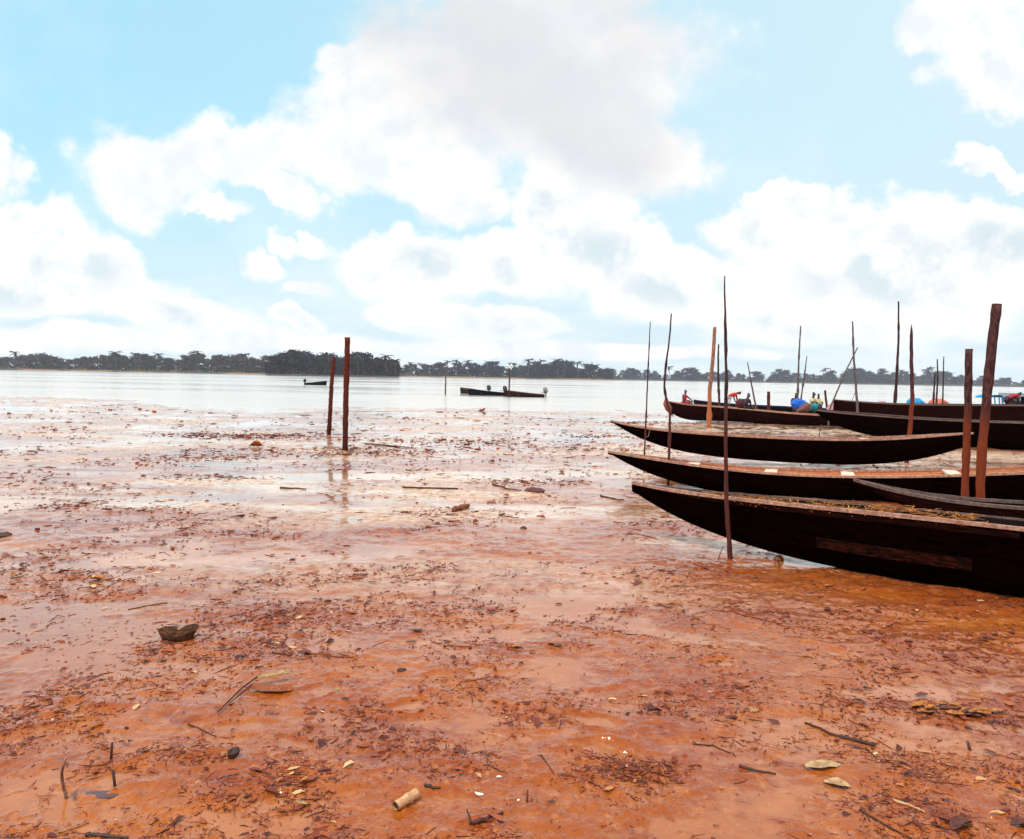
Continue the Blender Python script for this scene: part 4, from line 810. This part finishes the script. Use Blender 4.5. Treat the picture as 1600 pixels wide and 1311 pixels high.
for px, w_ in ((1547, 3.2), (1554, 1.6), (1561, 1.4), (1566, 2.6), (1570, 1.8)):
    b = MB(); a_ = at(px, 620, 33.98); c_ = at(px+1, 634, 33.98); hw_ = w_/F*34*.5; b.loft([[a_+Vector((-hw_*1.5, 0, 0)), a_+Vector((0, -.05, 0)), a_+Vector((hw_*1.5, 0, 0)), a_+Vector((0, .05, 0))], [c_+Vector((-hw_, 0, 0)), c_+Vector((0, -.05, 0)), c_+Vector((hw_, 0, 0)), c_+Vector((0, .05, 0))]], True, True); b.build('curtain', TCYAN, th)
th = empty('cabin_boat', at(1612, 632, 35), 'grey teal roofed cabin boat at the right edge', 'boat'); b = MB(); A_ = at(1588, 617, 35)
b.box(A_+Vector((1., .6, 0)), (2.0, 1.4, .14)); b.build('roof', GREYC, th); b = MB(); b.box(A_+Vector((1.1, .6, -.32)), (1.7, 1.2, .48)); b.build('cabin', NAVY, th)
for k in (.15, .7, 1.3): b = MB(); b.tube([A_+Vector((k, -.05, -.06)), A_+Vector((k, -.05, -.6))], [.025, .025], 6); b.build('roof_post', GREYC, th)
b = MB(); rows = []
for i in range(9):
    s = i/8; w_ = .7*min(1, .15+1.6*s); c = A_+Vector((-1.0+3.6*s, .6, 0)); rows.append([Vector((c.x, c.y+w_*a, WL-.1+(A_.z-.45-WL)*z)) for a, z in ((-1, 1), (-.9, .5), (-.5, .05), (.5, .05), (.9, .5), (1, 1))])
b.loft(rows, cap=True); b.build('hull', NAVY, th)

# ------------------------------------------------------------------ far shores
M_BANK = mat('far_bank_soil', fn=lambda t, b: t.put(b.inputs['Base Color'], t.mix(t.ss(t.noise(pos(t), .03, 4, .6), .4, .6), (.05, .035, .025), (.26, .15, .075))), rough=.9)
M_BANKD = mat('hazy_bank_soil', (.05, .04, .04), .9)
def bank(name, label, pts, depth, h=1.3, m=None):
    b = MB(); rows = []
    for px, Y in pts:
        c = at(px, 590, Y); r = []
        for dy, z in ((-8, -1.2), (-4, WL+.0), (-2, .5), (3, h*.8), (12, h), (depth, h*1.1), (depth+6, -1.2)): r.append(Vector((c.x*(Y+dy)/Y, Y+dy, z+(random.uniform(-.15, .25) if 0 < z else 0))))
        rows.append(r)
    b.loft(rows, cap=True); tag(b.build(name, m or M_BANK), label, kind='structure')
def rng(a, b_, n): return [a+(b_-a)*i/n for i in range(n+1)]
bank('river_bank', 'low sandy far bank on the left', [(x, 780) for x in rng(-500, 452, 60)], 90)
bank('river_bank', 'bank of the dark wooded point', [(x, 520+5*math.sin(x)) for x in rng(415, 622, 30)], 110, 1., M_BANKD)
bank('river_bank', 'middle far bank with palms', [(x, 880) for x in rng(600, 965, 40)], 100)
bank('river_bank', 'hazy far bank on the right', [(x, 1250) for x in rng(930, 2300, 60)], 120, 2., M_BANKD)
def folm(name, c1, c2):
    def f(t, b): t.put(b.inputs['Base Color'], t.mix(island(t), c1, c2))
    return mat(name, None, .8, .2, f)
F1 = folm('dark_foliage', (.006, .004, .010), (.070, .044, .055)); F2 = folm('brownish_foliage', (.014, .008, .014), (.130, .080, .075)); F3 = folm('haze_tinted_foliage', (.008, .010, .028), (.060, .058, .100)); F4 = folm('palm_foliage', (.010, .010, .016), (.06, .05, .05))  # blue of F3 is distance haze painted into the leaf colour
TRK = mat('tree_trunk_bark', (.07, .05, .04), .9)
def quads(C, s, rs, flat=.6):
    n = len(C); a = rs.normal(0, 1, (n, 3)); a[:, 2] *= flat; a /= np.linalg.norm(a, axis=1)[:, None]; t = rs.normal(0, 1, (n, 3)); b_ = np.cross(a, t); b_ /= np.linalg.norm(b_, axis=1)[:, None]
    s = s*rs.uniform(.6, 1.4, n)[:, None]; V = np.stack([C-a*s, C-b_*s*.6, C+a*s, C+b_*s*.6], 1).reshape(-1, 3); return V, np.arange(4*n).reshape(-1, 4)
def leafy(seed, w_, h0, h1, m, kn=44, per=34):   # unit height 1 = top
    rs = np.random.RandomState(seed); C = []
    for i in range(kn):
        th = rs.rand()*2*np.pi; r = rs.rand()**.5; z = h0+(h1-h0)*rs.rand(); k = 1-((z-(h0+h1)*.48)/((h1-h0)*.62))**2; rad = w_*max(.10, k)**.62*r
        cs = np.array([rad*np.cos(th), rad*np.sin(th), z]); C.append(cs+rs.normal(0, 1, (per, 3))*np.array([.075, .075, .045]))
    V, Fq = quads(np.vstack(C), .052, rs); me = np_mesh('crown', V, Fq, m); return me
def proto_tree(kind, seed, m):
    rs = random.Random(seed); root = empty('palm_tree' if kind == 'palm' else 'broadleaf_tree', (0, 0, 0), 'x', 'tree')
    b = MB()
    if kind == 'palm':
        lean = rs.uniform(-.05, .05); b.tube([(lean*t*t, 0, t*.86) for t in (0, .25, .5, .75, 1)], [.022, .016, .014, .013, .014], 6); 
        c = MB(); top = Vector((lean, 0, .86))
        for k in range(17):
            a = 2*math.pi*k/17*2.4+rs.uniform(-.2, .2); el = rs.uniform(-.5, 1.2); L = rs.uniform(.22, .30); rows = []
            for i in range(6):
                t = i/5; x = L*t*math.cos(el*.6); z = L*(t*math.sin(el)-.55*t*t); wv = .045*math.sin(math.pi*(.12+.8*t))*(1 if i % 2 else .55)
                d = Vector((math.cos(a), math.sin(a), 0)); sd_ = Vector((-d.y, d.x, 0)); p_ = top+d*x+Vector((0, 0, z)); rows.append([p_-sd_*wv-Vector((0, 0, wv*.6)), p_, p_+sd_*wv-Vector((0, 0, wv*.6))])
            c.loft(rows)
        cr = c.build('crown', m)
    else:
        b.tube([(0, 0, -.02), (.01, 0, .2), (0, .01, .5)], [.03, .024, .014], 6)
        for k in range(4): a = rs.uniform(0, 6.28); b.tube([(0, 0, .3+.05*k), (.09*math.cos(a), .09*math.sin(a), .48+.05*k), (.19*math.cos(a), .19*math.sin(a), .62+.04*k)], [.014, .009, .005], 5)
        cr = leafy(seed, rs.uniform(.30, .46), .06, 1., m)
    cr.parent = root; t_ = b.build('trunk', TRK); t_.parent = root; return root
SEG = {
 'left': dict(Y=790, x0=-60, x1=432, top=[(-60,555),(0,554),(20,556),(40,556),(62,553),(84,559),(110,557),(157,557),(181,553.6),(211,554),(236,555),(273,558),(307,554),(328,559),(367,557),(399,555),(432,561)]),
 'point': dict(Y=530, x0=428, x1=621, top=[(425,560),(447,549),(475,551),(494,558),(508,556),(530,556),(548,554),(565,553),(581,559),(603,558),(621,564)]),
 'middle': dict(Y=890, x0=626, x1=960, top=[(626,571),(660,571),(680,571),(700,570),(720,568),(750,568),(780,567),(800,570),(826,566),(850,568),(872,566),(885,567),(905,569),(935,573),(960,577)]),
 'right': dict(Y=1260, x0=950, x1=1660, top=[(950,577),(973,581),(994,576),(1005,577),(1026,581),(1080,577),(1092,577),(1133,581),(1182,583),(1205,586),(1216,579),(1231,576),(1243,584),(1270,582),(1291,577),(1307,585),(1328,580),(1353,576),(1364,585),(1385,578),(1396,585),(1408,582),(1433,588),(1451,579),(1479,585),(1506,585),(1534,590),(1552,593),(1570,591),(1600,596),(1660,598)])}
LB = {'left': ('dark broadleaf tree in the row along the left far bank', 'slim palm rising above the left far bank', 'trees along the left far bank'),
 'point': ('dense dark broadleaf tree massed on the wooded point', 'palm standing out of the dark wooded point', 'trees on the wooded point'),
 'middle': ('bluish broadleaf tree on the middle far bank', 'feathery palm among the trees on the middle far bank', 'trees on the middle far bank'),
 'right': ('hazy broadleaf tree on the distant right bank', 'hazy palm on the distant right bank', 'trees on the distant right bank')}
prot = {}
for seg, m in (('left', F2), ('point', F1), ('middle', F3), ('right', F3)): prot[seg] = [proto_tree('b', 100+i+len(seg)*7, m) for i in range(4)]
prot['palm'] = [proto_tree('palm', 40+i, F4) for i in range(3)]
used = set()
def place(src, px, ytop, Y, sx, lab, grp):
    p_ = at(px, ytop, Y); h = max(3., p_.z-.8); first = src.name not in used
    if first: used.add(src.name); r = src
    else: r = src.copy(); COL.objects.link(r)
    r.location = (p_.x, p_.y, .8); r.rotation_euler = (0, 0, random.uniform(0, 6.28)); r.scale = (h*sx, h*sx, h); r['label'] = lab; r['group'] = grp
    if not first:
        for ch in list(src.children): c_ = ch.copy(); COL.objects.link(c_); c_.parent = r
rnd = random.Random(3)
for seg, S in SEG.items():
    tx, ty = zip(*S['top']); x = S['x0']; k = 0; step = {'left': 8.2, 'point': 6.5, 'middle': 7.4, 'right': 8.4}[seg]
    while x < S['x1']:
        yt = np.interp(x, tx, ty)+(rnd.uniform(-2.5, 0) if rnd.random() < .3 else rnd.uniform(1, 7.5))*(1 if seg != 'point' else .8); place(prot[seg][k % 4], x, yt, S['Y']+rnd.uniform(4, 60), rnd.uniform(.85, 1.35)*(1.15 if seg == 'right' else 1), LB[seg][0], LB[seg][2]); x += step*rnd.uniform(.6, 1.4); k += 1
PALMS = {'left': [23, 64, 181, 211, 246, 307, 382], 'point': [508, 513, 560, 567, 603, 618], 'middle': [642, 688, 700, 731, 762, 798, 826, 845, 872, 881, 903, 931, 656, 714], 'right': [1046, 985, 1291, 1408, 1452, 1447, 1328]}
for seg, L_ in PALMS.items():
    tx, ty = zip(*SEG[seg]['top'])
    for i, px in enumerate(L_): place(prot['palm'][i % 3], px, np.interp(px, tx, ty)-rnd.uniform(4., 9.), SEG[seg]['Y']+rnd.uniform(-3, 4), 1.35, LB[seg][1], LB[seg][2])
# low scrub on the banks, one mass each
for seg, m, hgt, nn, lab in (('left', folm('dry_scrub', (.06, .04, .02), (.30, .19, .08)), 4.5, 5200, 'dry brown scrub along the left far bank'), ('point', F1, 5.5, 4200, 'dark undergrowth beneath the wooded point'),
                        ('middle', folm('olive_scrub', (.04, .04, .025), (.16, .12, .06)), 5., 5200, 'olive scrub below the palms of the middle bank'), ('right', folm('hazy_scrub', (.04, .036, .045), (.10, .075, .08)), 8., 9000, 'low scrub on the distant right bank')):
    S = SEG[seg]; rs = np.random.RandomState(len(seg)); px = rs.uniform(S['x0']-(8 if seg != 'middle' else 0), S['x1']+8, nn) if seg != 'point' else rs.uniform(420, 622, nn); Y = S['Y']+rs.uniform(-3, 45, nn)
    z = .6+hgt*np.abs(rs.beta(1.2, 2.2, nn))*(.6+.4*np.sin(px*.21)+.2*np.sin(px*.9)); C = np.stack([(px-800)/F*Y, Y, z], 1)
    V, Fq = quads(C, hgt*.16, rs); tag(np_mesh('undergrowth', V, Fq, m), lab, 'scrub', kind='stuff')

# ------------------------------------------------------------------ humid air
hz = MB(); hz.box((0, 0, 18), (5300, 5300, 44)); HM = bpy.data.materials.new('humid_air'); HM.use_nodes = True; t = NT(HM.node_tree); t.n.clear()
o_ = t.n.new('ShaderNodeOutputMaterial'); v_ = t.n.new('ShaderNodeVolumePrincipled'); v_.inputs['Density'].default_value = .00013; v_.inputs['Color'].default_value = (.86, .90, 1., 1); v_.inputs['Anisotropy'].default_value = .2
t.l.new(v_.outputs[0], o_.inputs['Volume']); tag(hz.build('haze', HM), 'thin bluish haze over the river', kind='stuff')
